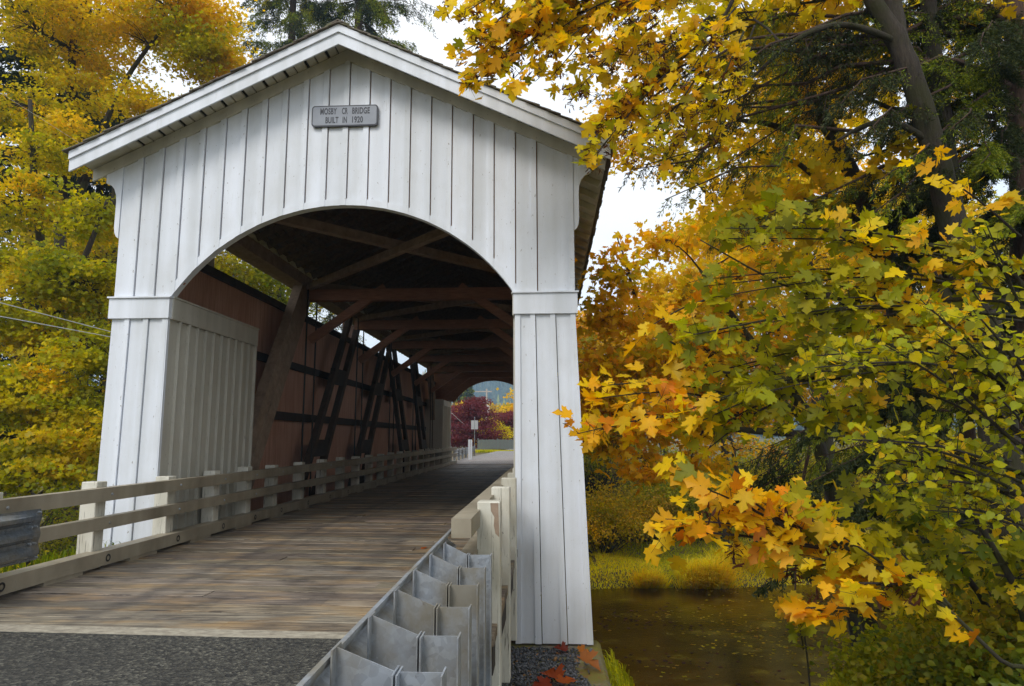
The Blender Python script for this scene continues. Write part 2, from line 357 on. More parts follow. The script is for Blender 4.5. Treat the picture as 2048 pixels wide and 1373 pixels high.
def leaves(name, C, size, col, shape, mat, parent, nrm=None, up=0.75, droop=0.35, curl=0.22, tip=None):
    """one crown: N flat-ish leaves of the given outline with random facing and curl"""
    N = len(C); K = len(shape)
    if nrm is None: nrm = unit(rng.normal(size=(N, 3))*0.75+np.array([0, 0, up]))
    if tip is None: tip = rng.normal(size=(N, 3)); tip[:, 2] = tip[:, 2]*0.5-droop
    ty = unit(tip-nrm*np.sum(tip*nrm, 1, keepdims=True)); tx = np.cross(ty, nrm)
    q = np.concatenate([[(0, -0.05)], shape]); zz = np.abs(q[:, 0])
    fold = rng.uniform(-0.1, 1.0, N)[:, None]*curl*2.0
    bend = rng.uniform(-0.2, 1.0, N)[:, None]*curl*1.6
    Z = fold*zz[None, :]-bend*(q[None, :, 1]+0.0)**2*np.sign(q[None, :, 1]+1e-6)
    sz = np.asarray(size)[:, None, None] if hasattr(size, '__len__') else size
    asp = rng.uniform(0.85, 1.15, N)[:, None, None]
    Vv = C[:, None, :]+sz*(tx[:, None, :]*q[None, :, 0, None]*asp+ty[:, None, :]*q[None, :, 1, None]+nrm[:, None, :]*Z[:, :, None])
    i = np.arange(K); T1 = np.stack([np.zeros(K, int), 1+i, 1+(i+1) % K], 1)
    T = (T1[None]+(np.arange(N)*(K+1))[:, None, None]).reshape(-1, 3)
    Cc = np.repeat(col[:, None, :], K+1, 1)
    # browned tips and yellower veins on each leaf
    w = rng.uniform(0, 1, (N, K+1, 1)); w[:, 0] = 0
    Cc = Cc*(1-0.16*w)
    return fastmesh(name, Vv.reshape(-1, 3), T, Cc.reshape(-1, 3), mat, parent)

PAL = dict(
    yellow=[(0.80, 0.58, 0.0070), (0.72, 0.56, 0.0070), (0.82, 0.52, 0.0070), (0.58, 0.48, 0.0070)],
    gold=[(0.84, 0.50, 0.0052), (0.82, 0.43, 0.0042), (0.80, 0.55, 0.0070), (0.62, 0.42, 0.0052)],
    orange=[(0.82, 0.34, 0.0035), (0.84, 0.44, 0.0042), (0.70, 0.25, 0.0035), (0.74, 0.46, 0.0052)],
    olive=[(0.27, 0.27, 0.0035), (0.36, 0.33, 0.0035), (0.20, 0.21, 0.0035), (0.46, 0.39, 0.0042)],
    lime=[(0.42, 0.42, 0.0042), (0.34, 0.36, 0.0042), (0.54, 0.47, 0.0042), (0.27, 0.30, 0.0042)],
    green=[(0.14, 0.19, 0.008), (0.19, 0.23, 0.010), (0.09, 0.13, 0.008), (0.27, 0.27, 0.010)],
    fir=[(0.030, 0.045, 0.014), (0.045, 0.06, 0.016), (0.022, 0.032, 0.012), (0.07, 0.075, 0.02)],
    brown=[(0.10, 0.035, 0.02), (0.14, 0.05, 0.025), (0.06, 0.022, 0.016)],
    purple=[(0.20, 0.035, 0.055), (0.26, 0.05, 0.075), (0.14, 0.03, 0.05)],
    rust=[(0.46, 0.26, 0.012), (0.42, 0.30, 0.012), (0.34, 0.27, 0.012)])
def vnoise(Pt, s, seed=0):
    """cheap smooth noise from sines, 0..1"""
    r = np.random.default_rng(seed); k = r.normal(size=(5, 3))*s; ph = r.uniform(0, 6.28, 5)
    return 0.5+0.5*np.tanh(np.sin(Pt@k.T+ph).sum(1)/1.8)
def colours(Pt, mix, seed=1, s=0.8, jit=0.25):
    """mix = [(palette, weight)...]; palettes change in patches through the crown"""
    N = len(Pt); v = vnoise(Pt, s, seed)*0.75+rng.uniform(0, 1, N)*0.25
    v = np.argsort(np.argsort(v))/max(1, N-1)
    w = np.cumsum([x[1] for x in mix]); w = w/w[-1]; idx = np.minimum(np.searchsorted(w, v), len(mix)-1)
    out = np.zeros((N, 3))
    for i, (p, _) in enumerate(mix):
        mk = idx == i; pal = np.array(PAL[p]); out[mk] = pal[rng.integers(0, len(pal), mk.sum())]
    return out*rng.uniform(1-jit, 1+jit, (N, 1))
def curve(a, b, sag=0.0, n=6, wob=0.05):
    a, b = np.array(a, float), np.array(b, float); t = np.linspace(0, 1, n)[:, None]
    L_ = np.linalg.norm(b-a); p = a+(b-a)*t; p[:, 2] += sag*L_*np.sin(np.pi*t[:, 0])
    w = rng.normal(size=(n, 3))*wob*L_; w[0] = 0; w[-1] = 0; return p+w
def smooth_path(pts, rad, sub=4):
    pts = np.array(pts, float); rad = np.array(rad, float); n = len(pts); P_, R_ = [], []
    for i in range(n-1):
        p0, p1, p2, p3 = pts[max(i-1, 0)], pts[i], pts[i+1], pts[min(i+2, n-1)]
        for t in np.linspace(0, 1, sub, endpoint=False):
            P_.append(0.5*((2*p1)+(-p0+p2)*t+(2*p0-5*p1+4*p2-p3)*t*t+(-p0+3*p1-3*p2+p3)*t**3)); R_.append(rad[i]+(rad[i+1]-rad[i])*t)
    P_.append(pts[-1]); R_.append(rad[-1]); return P_, R_

def broadleaf(name, label, cat, stems, blobs, lsize, mix, shape=None, barkm='bark_dark', group=None, lpc=26, spread=0.5, seed=1,
              cs=0.5, flat=0.45, twig_r=0.008, limb_r=0.05, up=0.75, petiole=False):
    """stems: [(points, radii)], blobs: [(px,py,depth, rx_m, ry_m, rz_m, clusters)]; crown leaves sit in clusters at the twig ends"""
    if shape is None: shape = MAPLE_M
    base = np.array(stems[0][0][0]); root = empty(name, base, label, cat, group)
    tr = MB(); br = MB(); allp = []; allr = []
    for pts, rad in stems:
        p_, r_ = smooth_path(pts, rad); r_ = [r*(1+0.06*random.uniform(-1, 1)) for r in r_]
        tr.tube([p-base for p in p_], r_, 10); allp += p_[1:]; allr += r_[1:]
    allp = np.array(allp); nst = len(allp); Cs = []
    for (px, py, d, rx, ry, rz, nc) in blobs:
        c = P(px, py, d); u = unit(rng.normal(size=(nc, 3)))*rng.uniform(0.25, 1, (nc, 1))**0.5
        pc = c+u*np.array([rx, ry, rz])
        # limb from the nearest lower stem point to the blob centre
        dd = np.linalg.norm(allp-c, axis=1)+np.maximum(0, allp[:, 2]-c[2])*1.5; j = int(np.argmin(dd))
        lim = curve(allp[j], c, 0.10, 8, 0.03); r0 = min(limb_r, allr[j]*0.7 if j < len(allr) else limb_r)
        br.tube([p-base for p in lim], list(np.linspace(r0, r0*0.35, 8)), 6)
        lp = lim
        for q in pc:
            k = int(np.argmin(np.linalg.norm(lp-q, axis=1))); k = max(0, k-1)
            tw = curve(lp[k], q, 0.06, 5, 0.05); br.tube([p-base for p in tw], list(np.linspace(twig_r*2.0, twig_r*0.6, 5)), 4, cap=False)
        Cs.append(pc)
    Cs = np.concatenate(Cs); N = len(Cs)
    n = rng.poisson(lpc, N).clip(3); idx = np.repeat(np.arange(N), n)
    off = rng.normal(size=(len(idx), 3))*np.array([spread, spread, spread*flat])
    Lp = Cs[idx]+off; sz = lsize*rng.uniform(0.6, 1.15, len(Lp))
    cc = colours(Cs, mix, seed, cs); lc = cc[idx]*0.5+colours(Lp, mix, seed+9, cs*2)*0.5
    tr.build("trunk", M[barkm], root, True); br.build("branches", M[barkm], root, True)
    leaves("crown", Lp-base, sz, lc, shape, M['leaf'], root, up=up)
    return root

def needles(C, D, size, col, name, parent, width=0.16):
    """needle tufts: narrow blades at C pointing along D"""
    N = len(C); s = np.asarray(size)[:, None] if hasattr(size, '__len__') else size
    n = unit(np.cross(D, rng.normal(size=(N, 3)))); a = C; b = C+D*s; m1 = C+D*s*0.45
    V = np.stack([a, m1+n*s*width, b, m1-n*s*width], 1)
    T = (np.array([[0, 1, 2], [0, 2, 3]])[None]+(np.arange(N)*4)[:, None, None]).reshape(-1, 3)
    return fastmesh(name, V.reshape(-1, 3), T, np.repeat(col[:, None], 4, 1).reshape(-1, 3), M['needle'], parent)
def conifer(name, label, base, top, r0, boughs, mix=(('fir', 1),), nsize=0.09, per=700, barkm='bark_red', group=None, hang=0.35, twl=0.55, width=0.14, seed=3, trunk_pts=None):
    """boughs: [(start point, end point)] each with side twigs and needle sprays"""
    base = np.array(base, float); root = empty(name, base, label, "tree", group)
    tr = MB(); br = MB()
    pts = trunk_pts or [base, (base+np.array(top))/2, np.array(top, float)]
    p_, r_ = smooth_path(pts, list(np.linspace(r0, r0*0.25, len(pts)))); tr.tube([p-base for p in p_], r_, 12)
    C, D = [], []
    for a, b in boughs:
        a, b = np.array(a, float), np.array(b, float); Lb = np.linalg.norm(b-a)
        pth = curve(a, b, 0.06, 9, 0.02); br.tube([p-base for p in pth], list(np.linspace(0.012+Lb*0.006, 0.006, 9)), 5)
        ax = unit(b-a); side = unit(np.cross(ax, (0, 0, 1)))
        nt_ = max(6, int(Lb/0.16))
        for k in range(nt_):
            t_ = 0.12+0.88*(k+random.random())/nt_; i = min(7, int(t_*8)); q = pth[i]+(pth[i+1]-pth[i])*(t_*8-i)
            for sgn in (-1, 1):
                dr = unit(ax*0.75+side*sgn*random.uniform(0.5, 1.1)+np.array([0, 0, -hang*random.uniform(0.4, 1.6)])+rng.normal(size=3)*0.12)
                Lt = twl*random.uniform(0.4, 1.1)*(1.15-0.6*t_)*min(1.0, 0.5+Lb/4)
                e = q+dr*Lt; e[2] -= hang*Lt*0.5
                if random.random() < 0.5: br.tube([q-base, e-base], [0.006, 0.002], 3, cap=False)
                m_ = max(8, int(per*Lt/Lb/nt_*2.2)); s_ = rng.uniform(0.02, 1, m_)[:, None]
                pp = q+(e-q)*s_; spread = 0.22*Lt*(1-s_*0.6)
                pp = pp+rng.normal(size=(m_, 3))*spread*np.array([0.5, 0.5, 0.22])
                C.append(pp); D.append(unit(dr+rng.normal(size=(m_, 3))*0.55+np.array([0, 0, -0.15])))
    C = np.concatenate(C); D = np.concatenate(D)
    tr.build("trunk", M[barkm], root, True); br.build("branches", M[barkm], root, True)
    needles(C-base, D, nsize*rng.uniform(0.6, 1.3, len(C)), colours(C, list(mix), seed, 1.2), "crown", root, width)
    return root

# ================================================================== the setting
WZ = -4.0
def smst(a, b, x): t_ = np.clip((x-a)/(b-a), 0, 1); return t_*t_*(3-2*t_)
def y_near(x):
    r = np.where(x < 4.2, 0.6, np.where(x < 7.2, -3.0+(x-4.2)/3.0*6.4, 3.4+0.25*(np.minimum(x, 40)-7.2)))
    return np.where(x < -4, 0.6+np.minimum(-4-x, 14)*1.35, r)
def y_far(x): return np.where(x > 0, 16.4+0.12*np.minimum(x, 30), 16.4+np.minimum(-x, 16)*0.9)
def height(x, y):
    yn, yf = y_near(x), y_far(x)
    nearland = np.where(x > 2.9, -0.1-1.75*smst(2.9, 4.4, x)*smst(-13, -6, y)+0.55*smst(7, 12, x), -0.1-1.5*smst(-3.4, -6, x))
    nearland = np.where((x > 2.3) & (x < 3.9), np.minimum(nearland, -0.1-1.4*smst(-9.4, -8.0, y)), nearland)
    farland = -3.5+3.6*smst(3.5, 13, y-yf)*np.where(np.abs(x) < 30, 1, 1.1)
    zn = nearland+(-5.4-nearland)*smst(-3.2, 1.4, y-yn)
    zn = np.where((x > -4) & (x < 4.2), nearland+(-5.4-nearland)*smst(-0.6, -0.2, y-yn), zn)
    zf = -5.4+(farland+5.4)*smst(-2.6, 0.9, y-yf)
    z = np.where(y < (yn+yf)/2, zn, zf)
    und = 0.14*np.sin(x*0.9+y*0.5)*np.cos(y*0.7-x*0.3)*np.where(np.abs(x) < 5, 0.2, 1)
    far = np.maximum(y-60, 0)*0.0042
    return z+und+far*np.where(y > 60, 1, 0)
xs = np.concatenate([np.linspace(-1500, -60, 14), np.linspace(-50, -16, 20), np.linspace(-15, 16, 125), np.linspace(17, 60, 25), np.linspace(80, 1500, 14)])
ys = np.concatenate([np.linspace(-400, -30, 8), np.linspace(-25, -12, 8), np.linspace(-11.5, 36, 190), np.linspace(38, 90, 25), np.linspace(110, 2600, 20)])
X, Y = np.meshgrid(xs, ys); Z = height(X, Y)
onroad = (X > -3.0) & (X < np.where(Y < 10, 2.28, 2.9)) & ((Y < -0.3) | (Y > 29.3)); Z = np.where(onroad, np.where(Y < 0, -0.12, np.minimum(0.02+np.maximum(Y-60, 0)*0.003, 0.6)), Z)
Vg = np.stack([X, Y, Z], -1).reshape(-1, 3); nx = len(xs); ny = len(ys)
ii = (np.arange(ny-1)[:, None]*nx+np.arange(nx-1)[None]).ravel()
Tg = np.concatenate([np.stack([ii, ii+1, ii+nx+1], 1), np.stack([ii, ii+nx+1, ii+nx], 1)])
g_ = fastmesh("ground", Vg, Tg, None, M['soil']); setp(g_, kind='structure'); g_.data.polygons.foreach_set("use_smooth", [True]*len(g_.data.polygons))
w_ = MB().add([(-70, -30, WZ), (80, -30, WZ), (80, 60, WZ), (-70, 60, WZ)], [(0, 1, 2, 3)]).build("creek_water", M['water']); setp(w_, kind='structure')
# near road, joint, far road
r_ = MB(); n = 14
r_.box(-2.85, 2.42, -60, -4.45, -0.30, -0.012).build("road", M['asphalt']); setp(bpy.data.objects["road"], kind='structure')
fr_ = MB(); vs = []; 
for k in range(30):
    y = 29.6+k*2.2; cx = -0.1-0.00045*(y-30)**2*-1.0; z = 0.16+0.004*(y-29)
    vs += [(cx-2.9, y, z), (cx+2.9, y, z)]
fr_.add(vs, [(2*k, 2*k+1, 2*k+3, 2*k+2) for k in range(29)]).build("far_road", M['far_asphalt']); setp(bpy.data.objects["far_road"], kind='structure')
# side road beyond where the street bends
mt, t, b = newmat("gravel_verge"); g = noise(t, texco(t), 4, 8, 0.7)
t.links.new(ramp(t, g, [(0.3, (0.10, 0.075, 0.04)), (0.7, (0.26, 0.20, 0.11))]), b.inputs["Base Color"]); b.inputs["Roughness"].default_value = 1; M['verge'] = mt
v_ = MB().box(-9, -2.95, 30.0, 58, -0.4, 0.14).build("verge", M['verge']); setp(v_, kind='structure')

# ================================================================== covered bridge
XC = -0.06; SL = 0.476; SOF = 7.70
bridge = empty("covered_bridge", (0, 0, 0), "white covered timber bridge with arched portal, shingled gable roof and plank deck", "covered bridge")
def sof(x): return SOF-SL*abs(x-XC)
AR_R = 3.16; AR_C = 5.12-AR_R
def arch(x, top=5.12, R=AR_R):
    d = abs(x-XC); 
    return top-R+math.sqrt(max(R*R-d*d, 0))
def portal(yf, sgn, name_gable, half=2.66, top=5.12, R=AR_R, mat='white', zoff=0.0, detail=True):
    """gable siding as single boards: each board a strip with a narrow batten beside its seam"""
    g = MB(); seam = MB(); pitch = 0.327
    x = XC-3.55
    def lo(xx):
        return (arch(xx, top, R) if abs(xx-XC) < half else 3.70)+zoff
    edges = [XC-3.55+pitch*k for k in range(22)]; edges[-1] = XC+3.55
    edges = [e for e in edges if e < XC+3.5]+[XC+3.55]
    for k in range(len(edges)-1):
        x0, x1 = edges[k]+0.008, edges[k+1]-0.008
        def seg(a, b_, y0, y1, topcut=0.0):
            cuts = sorted(set([a, b_]+[c for c in (XC, XC-half, XC+half) if a < c < b_]+list(np.linspace(a, b_, 6))))
            # vertical step at the springing: split there
            cur = [cuts[0]]; runs = []
            for c in cuts[1:]:
                cur.append(c)
                if abs(abs(c-XC)-half) < 1e-6: runs.append(cur); cur = [c]
            if len(cur) > 1: runs.append(cur)
            for rn in runs:
                g.strip(rn, [lo(c) for c in rn], [sof(c)-0.01 for c in rn], y0, y1)
        dj = random.uniform(-0.002, 0.002)
        seg(x0, x1, yf+0.0+dj, yf+sgn*0.025)
        seg(x1-0.085, x1, yf-sgn*0.028, yf-sgn*0.001+dj)
    g.build(name_gable, M[mat], bridge)
    xs_ = list(np.linspace(XC-3.54, XC-half, 4))+list(np.linspace(XC-half, XC+half, 40))+list(np.linspace(XC+half, XC+3.54, 4))
    bk = MB(); bk.strip(xs_, [lo(c)+0.002 for c in xs_], [sof(c)-0.02 for c in xs_], yf+sgn*0.028, yf+sgn*0.07)
    bk.build("gable_backing", M['timber_red'], bridge)
portal(0.0, 1, "gable_siding")
# arch trim (curved board) and its soffit
def arch_trim(y0, y1, half, top, R, w=0.105, parent=bridge, mat='white_trim', zspring=3.70):
    a_ = MB(); n = 40; a0 = math.asin(half/R); cz = top-R
    inner = []; outer = []
    for k in range(n+1):
        a = -a0+2*a0*k/n; inner.append((XC+R*math.sin(a), cz+R*math.cos(a))); outer.append((XC+(R+w)*math.sin(a), cz+(R+w)*math.cos(a)))
    for k in range(n):
        q = [inner[k], inner[k+1], outer[k+1], outer[k]]; a_.prism(q, y0, y1)
    return a_.build("arch_trim", M[mat], parent)
arch_trim(-0.022, 0.12, 2.66, 5.12, AR_R)
# pillars
def panel_wall_y(mb, x0, x1, z0, z1, y, flare=0.0, sgn=1, pitch=0.315, t=0.02, bat=0.075):
    """vertical boards on a y-plane; outer edge may flare with depth"""
    n = max(1, round((x1-x0)/pitch)); w = (x1-x0)/n
    def fx(x, z): return x+flare*((z1-z)/4.65)*(1 if (flare > 0) == (x > XC) else 0)*((abs(x-(x0 if flare > 0 else x1)))/(x1-x0))
    for k in range(n):
        a, b_ = x0+k*w+0.005, x0+(k+1)*w-0.005
        for (p, q, ya, yb) in ((a, b_, y, y+0.03), (b_-bat, b_, y-0.03, y-0.001)):
            vs = [(fx(p, z0), ya, z0), (fx(q, z0), ya, z0), (q, ya, z1), (p, ya, z1), (fx(p, z0), yb, z0), (fx(q, z0), yb, z0), (q, yb, z1), (p, yb, z1)]
            mb.add(vs, [(0, 1, 2, 3), (7, 6, 5, 4), (0, 4, 5, 1), (1, 5, 6, 2), (2, 6, 7, 3), (3, 7, 4, 0)])
    return mb
def panel_wall_x(mb, y0, y1, z0, z1, x, sgn, pitch=0.30, bat=0.045, inner=0.03, proud=0.025):
    """board-and-batten on an x-plane, battens proud towards sgn"""
    n = max(1, round((y1-y0)/pitch)); w = (y1-y0)/n
    for k in range(n):
        a, b_ = y0+k*w, y0+(k+1)*w
        mb.box(min(x, x-sgn*inner), max(x, x-sgn*inner), a+0.003, b_-0.003, z0, z1)
        mb.box(min(x+sgn*0.001, x+sgn*proud), max(x+sgn*0.001, x+sgn*proud), b_-bat, b_-0.004, z0, z1)
    return mb
DEP = 3.12
for s, xin, xout, fl, zb in ((-1, -2.72, -3.61, -0.06, -1.5), (1, 2.60, 3.49, 0.18, -1.28)):
    p = MB(); x0, x1 = min(xin, xout), max(xin, xout)
    panel_wall_y(p, x0, x1, zb, 3.385, 0.0, fl)
    # corner boards
    xi = xin-s*0.0
    p.build("pillar_face", M['white'], bridge)
    q = MB(); q.box(*sorted((xin-s*0.012, xin+s*0.07)), -0.026, 0.034, zb, 3.385)
    q.build("corner_board", M['white_trim'], bridge)
    d = MB(); d.box(x0-0.03, x1+0.03, -0.055, 0.03, 3.38, 3.69)
    d.box(x0-0.05, x1+0.05, -0.085, 0.03, 3.692, 3.715); d.build("capital_band", M['white_trim'], bridge)
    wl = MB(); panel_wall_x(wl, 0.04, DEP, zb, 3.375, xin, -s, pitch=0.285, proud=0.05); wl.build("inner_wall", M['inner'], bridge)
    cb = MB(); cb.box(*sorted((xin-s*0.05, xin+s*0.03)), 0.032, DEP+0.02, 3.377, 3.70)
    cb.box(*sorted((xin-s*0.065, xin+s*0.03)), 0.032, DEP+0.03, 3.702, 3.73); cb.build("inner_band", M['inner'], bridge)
    bk = MB(); bk.box(x0+0.03, x1-0.03, 0.04, DEP-0.02, 3.62, 3.68).box(x0+0.03, x1-0.03, DEP-0.03, DEP, zb, 3.68); bk.build("pillar_cap", M['timber'], bridge)
    ow = MB()
    n = 10
    for k in range(n):
        y0 = 0.04+k*DEP/n; yy = y0+DEP/n-0.006
        ow.add([(xout+fl, y0, zb), (xout+fl, yy, zb), (xout, yy, 3.38), (xout, y0, 3.38), (xout+fl-s*.03, y0, zb), (xout+fl-s*.03, yy, zb), (xout-s*.03, yy, 3.38), (xout-s*.03, y0, 3.38)],
               [(0, 1, 2, 3), (7, 6, 5, 4), (0, 4, 5, 1), (1, 5, 6, 2), (2, 6, 7, 3), (3, 7, 4, 0)])
    ow.box(*sorted((xout, xout-s*.03)), 0.04, 3.0, 3.72, sof(xout)-0.03)
    ow.build("outer_wall", M['white'], bridge)
    # scrolled bracket board beside the gable
    e = xout+s*0.0; pts = [(0, 4.66), (0.03, 4.68), (0.062, 4.74), (0.075, 4.83), (0.075, 5.25), (0.085, 5.36), (0.12, 5.46), (0.17, 5.52), (0.26, 5.56), (0.26, sof(e+s*0.26)-0.0), (0, sof(e)-0.0)]
    bkt = MB().prism([(e+s*a-s*0.0, z) for a, z in pts], -0.018, 0.03); bkt.build("eave_bracket", M['white_trim'], bridge)
# frieze under the roof at the wall
fz = MB(); XE = 4.03
for s in (-1, 1):
    fz.add([(XC, -0.03, SOF), (XC+s*XE, -0.03, sof(XC+XE)), (XC+s*XE, -0.03, sof(XC+XE)-0.19), (XC, -0.03, SOF-0.19),
            (XC, 0.0, SOF), (XC+s*XE, 0.0, sof(XC+XE)), (XC+s*XE, 0.0, sof(XC+XE)-0.19), (XC, 0.0, SOF-0.19)],
           [(0, 1, 2, 3), (7, 6, 5, 4), (0, 4, 5, 1), (1, 5, 6, 2), (2, 6, 7, 3), (3, 7, 4, 0)])
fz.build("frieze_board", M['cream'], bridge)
# sign, fixed to the gable: stays a thing of its own
sx_, sz_ = -0.07, 6.565
sg = empty("bridge_sign", (sx_, -0.06, sz_), "grey plaque with rounded corners reading MOSBY CR BRIDGE BUILT IN 1920 on the gable", "sign")
def rrect(w, h, r, n=6):
    pts = []
    for cx, cz, a0 in ((w/2-r, h/2-r, 0), (-w/2+r, h/2-r, 90), (-w/2+r, -h/2+r, 180), (w/2-r, -h/2+r, 270)):
        for k in range(n+1): a = math.radians(a0+90*k/n); pts.append((cx+r*math.cos(a), cz+r*math.sin(a)))
    return pts
MB().prism(rrect(1.05, 0.345, 0.05), 0.0, 0.035).build("border", M['letters'], sg)
MB().prism(rrect(1.012, 0.307, 0.038), -0.004, 0.0).build("panel", M['sign'], sg)
def text(body, x, y, z, size, mat, parent, name="lettering", sx=1.0, rot=(math.pi/2, 0, 0), sp=1.0, ext=0.0015, wsp=1.0, width=None):
    cu = bpy.data.curves.new(name, 'FONT'); cu.body = body; cu.size = size; cu.align_x = 'CENTER'; cu.align_y = 'CENTER'; cu.extrude = ext
    cu.space_character = sp; cu.space_word = wsp; cu.offset = 0.0035
    o = bpy.data.objects.new(name+"_curve", cu); COL.objects.link(o); bpy.context.view_layer.update()
    me = bpy.data.meshes.new_from_object(o.evaluated_get(bpy.context.evaluated_depsgraph_get())); bpy.data.objects.remove(o)
    ob = bpy.data.objects.new(name, me); ob.location = (x, y, z); ob.rotation_euler = rot
    if width: vx = [v.co.x for v in me.vertices]; sx = width/(max(vx)-min(vx))
    ob.scale = (sx, 1, 1); ob.parent = parent
    me.materials.clear(); me.materials.append(mat); COL.objects.link(ob); return ob
for wd, x_, z_, w_ in (("MOSBY", -0.26, 0.07, 0.262), ("CR", 0.0, 0.07, 0.092), ("BRIDGE", 0.257, 0.07, 0.278), ("BUILT", -0.2, -0.077, 0.205), ("IN", 0.005, -0.077, 0.068), ("1920", 0.2, -0.077, 0.17)):
    text(wd, x_, -0.006, z_, 0.142, M['letters'], sg, sp=1.06, width=w_)

# ---- roof
roof = empty("roof", (0, 0, 0)); roof.parent = bridge
Y0R, Y1R = -0.52, 29.55
sh = MB(); ax_h = math.hypot(1, SL)
for s in (-1, 1):
    ncs = 27; 
    for k in range(ncs):
        d = k*0.158
        y = Y0R-0.06+random.uniform(-0.02, 0.01)
        while y < Y1R+0.05:
            w = random.uniform(0.10, 0.24) if y < 3 else random.uniform(0.3, 0.6)
            x0, x1 = XC+s*max(0, (4.13-d-0.19)), XC+s*(4.15-d+random.uniform(-0.012, 0.012))
            def zt(x): return SOF+0.115-SL*abs(x-XC)
            t0 = 0.014+random.uniform(0, 0.006); za, zb_ = zt(x0)+0.004, zt(x1)+0.022+random.uniform(0, 0.006)
            if x0*s-XC*s < -0.01: break
            vs = [(x0, y, za), (x1, y, zb_), (x1, y+w-0.006, zb_), (x0, y+w-0.006, za), (x0, y, za-t0), (x1, y, zb_-t0), (x1, y+w-0.006, zb_-t0), (x0, y+w-0.006, za-t0)]
            sh.add(vs, [(0, 1, 2, 3), (7, 6, 5, 4), (0, 4, 5, 1), (1, 5, 6, 2), (2, 6, 7, 3), (3, 7, 4, 0)]); y += w
y = Y0R-0.07
while y < Y1R:                                              # ridge cap
    for s in (-1, 1):
        sh.add([(XC, y, SOF+0.16), (XC+s*0.17, y, SOF+0.075), (XC+s*0.17, y+0.3, SOF+0.07), (XC, y+0.3, SOF+0.15),
                (XC, y, SOF+0.14), (XC+s*0.17, y, SOF+0.055), (XC+s*0.17, y+0.3, SOF+0.05), (XC, y+0.3, SOF+0.13)],
               [(0, 1, 2, 3), (7, 6, 5, 4), (0, 4, 5, 1), (1, 5, 6, 2), (2, 6, 7, 3), (3, 7, 4, 0)])
    y += 0.21
sh.build("shingles", M['shingle'], roof)
sb = MB(); raf = MB(); eave = MB(); slots = MB()
for s in (-1, 1):
    # spaced sheathing boards carried on rafters, inside
    k = 0; d = 0.62
    while d < 4.02:
        xa, xb = XC+s*(4.08-d-0.125), XC+s*(4.08-d)
        if (xa-XC)*s > 0: sb.add([(xa, 0.1, SOF+0.075-SL*abs(xa-XC)), (xb, 0.1, SOF+0.075-SL*abs(xb-XC)), (xb, 29.2, SOF+0.075-SL*abs(xb-XC)), (xa, 29.2, SOF+0.075-SL*abs(xa-XC)),
                (xa, 0.1, SOF+0.05-SL*abs(xa-XC)), (xb, 0.1, SOF+0.05-SL*abs(xb-XC)), (xb, 29.2, SOF+0.05-SL*abs(xb-XC)), (xa, 29.2, SOF+0.05-SL*abs(xa-XC))],
               [(0, 1, 2, 3), (7, 6, 5, 4), (0, 4, 5, 1), (1, 5, 6, 2), (2, 6, 7, 3), (3, 7, 4, 0)])
        d += 0.185
    for k in range(48):
        y = 0.35+k*0.61
        raf.beam((XC+s*0.03, y, SOF-0.03), (XC+s*3.40, y, sof(XC+3.40)-0.03), 0.05, 0.15)
        # painted rafter tails
    for k in range(48):
        y = 0.35+k*0.61
        eave.beam((XC+s*3.45, y, sof(XC+3.45)-0.045), (XC+s*4.02, y, sof(XC+4.02)-0.045), 0.045, 0.11)
    # painted eave boards, gaps between
    for j in range(4):
        a, b_ = 3.42+j*0.162, 3.42+j*0.162+0.158
        xa, xb = XC+s*a, XC+s*b_
        eave.add([(xa, Y0R+.03, sof(xa)+0.045), (xb, Y0R+.03, sof(xb)+0.045), (xb, Y1R, sof(xb)+0.045), (xa, Y1R, sof(xa)+0.045),
                  (xa, Y0R+.03, sof(xa)+0.02), (xb, Y0R+.03, sof(xb)+0.02), (xb, Y1R, sof(xb)+0.02), (xa, Y1R, sof(xa)+0.02)],
                 [(0, 1, 2, 3), (7, 6, 5, 4), (0, 4, 5, 1), (1, 5, 6, 2), (2, 6, 7, 3), (3, 7, 4, 0)])
    for k in range(90):                                     # small dark gaps at the ends of the eave boards
        for j in range(3):
            a = 3.50+j*0.165; y = 0.3+k*0.31; za = sof(XC+a)+0.014
            slots.box(*sorted((XC+s*a, XC+s*(a+0.06))), y, y+0.055, za, za+0.012)
    # rake overhang: boards running out to the bargeboard, paired dark gaps
    nb = 21
    for j in range(nb):
        a = j*3.42/nb; b_ = (j+1)*3.42/nb-(0.05 if j % 2 else 0.022)
        xa, xb = XC+s*a, XC+s*b_
        eave.add([(xa, Y0R+.03, sof(xa)+0.03), (xb, Y0R+.03, sof(xb)+0.03), (xb, -0.03, sof(xb)+0.03), (xa, -0.03, sof(xa)+0.03),
                  (xa, Y0R+.03, sof(xa)+0.004), (xb, Y0R+.03, sof(xb)+0.004), (xb, -0.03, sof(xb)+0.004), (xa, -0.03, sof(xa)+0.004)],
                 [(0, 1, 2, 3), (7, 6, 5, 4), (0, 4, 5, 1), (1, 5, 6, 2), (2, 6, 7, 3), (3, 7, 4, 0)])
    slots.add([(XC, Y0R+.03, SOF+0.05), (XC+s*4.07, Y0R+.03, sof(XC+4.07)+0.05), (XC+s*4.07, 0.0, sof(XC+4.07)+0.05), (XC, 0.0, SOF+0.05)], [(0, 1, 2, 3)])
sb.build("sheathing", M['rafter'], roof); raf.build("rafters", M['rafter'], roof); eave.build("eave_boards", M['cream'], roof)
slots.build("underlay", M['gap'], roof)
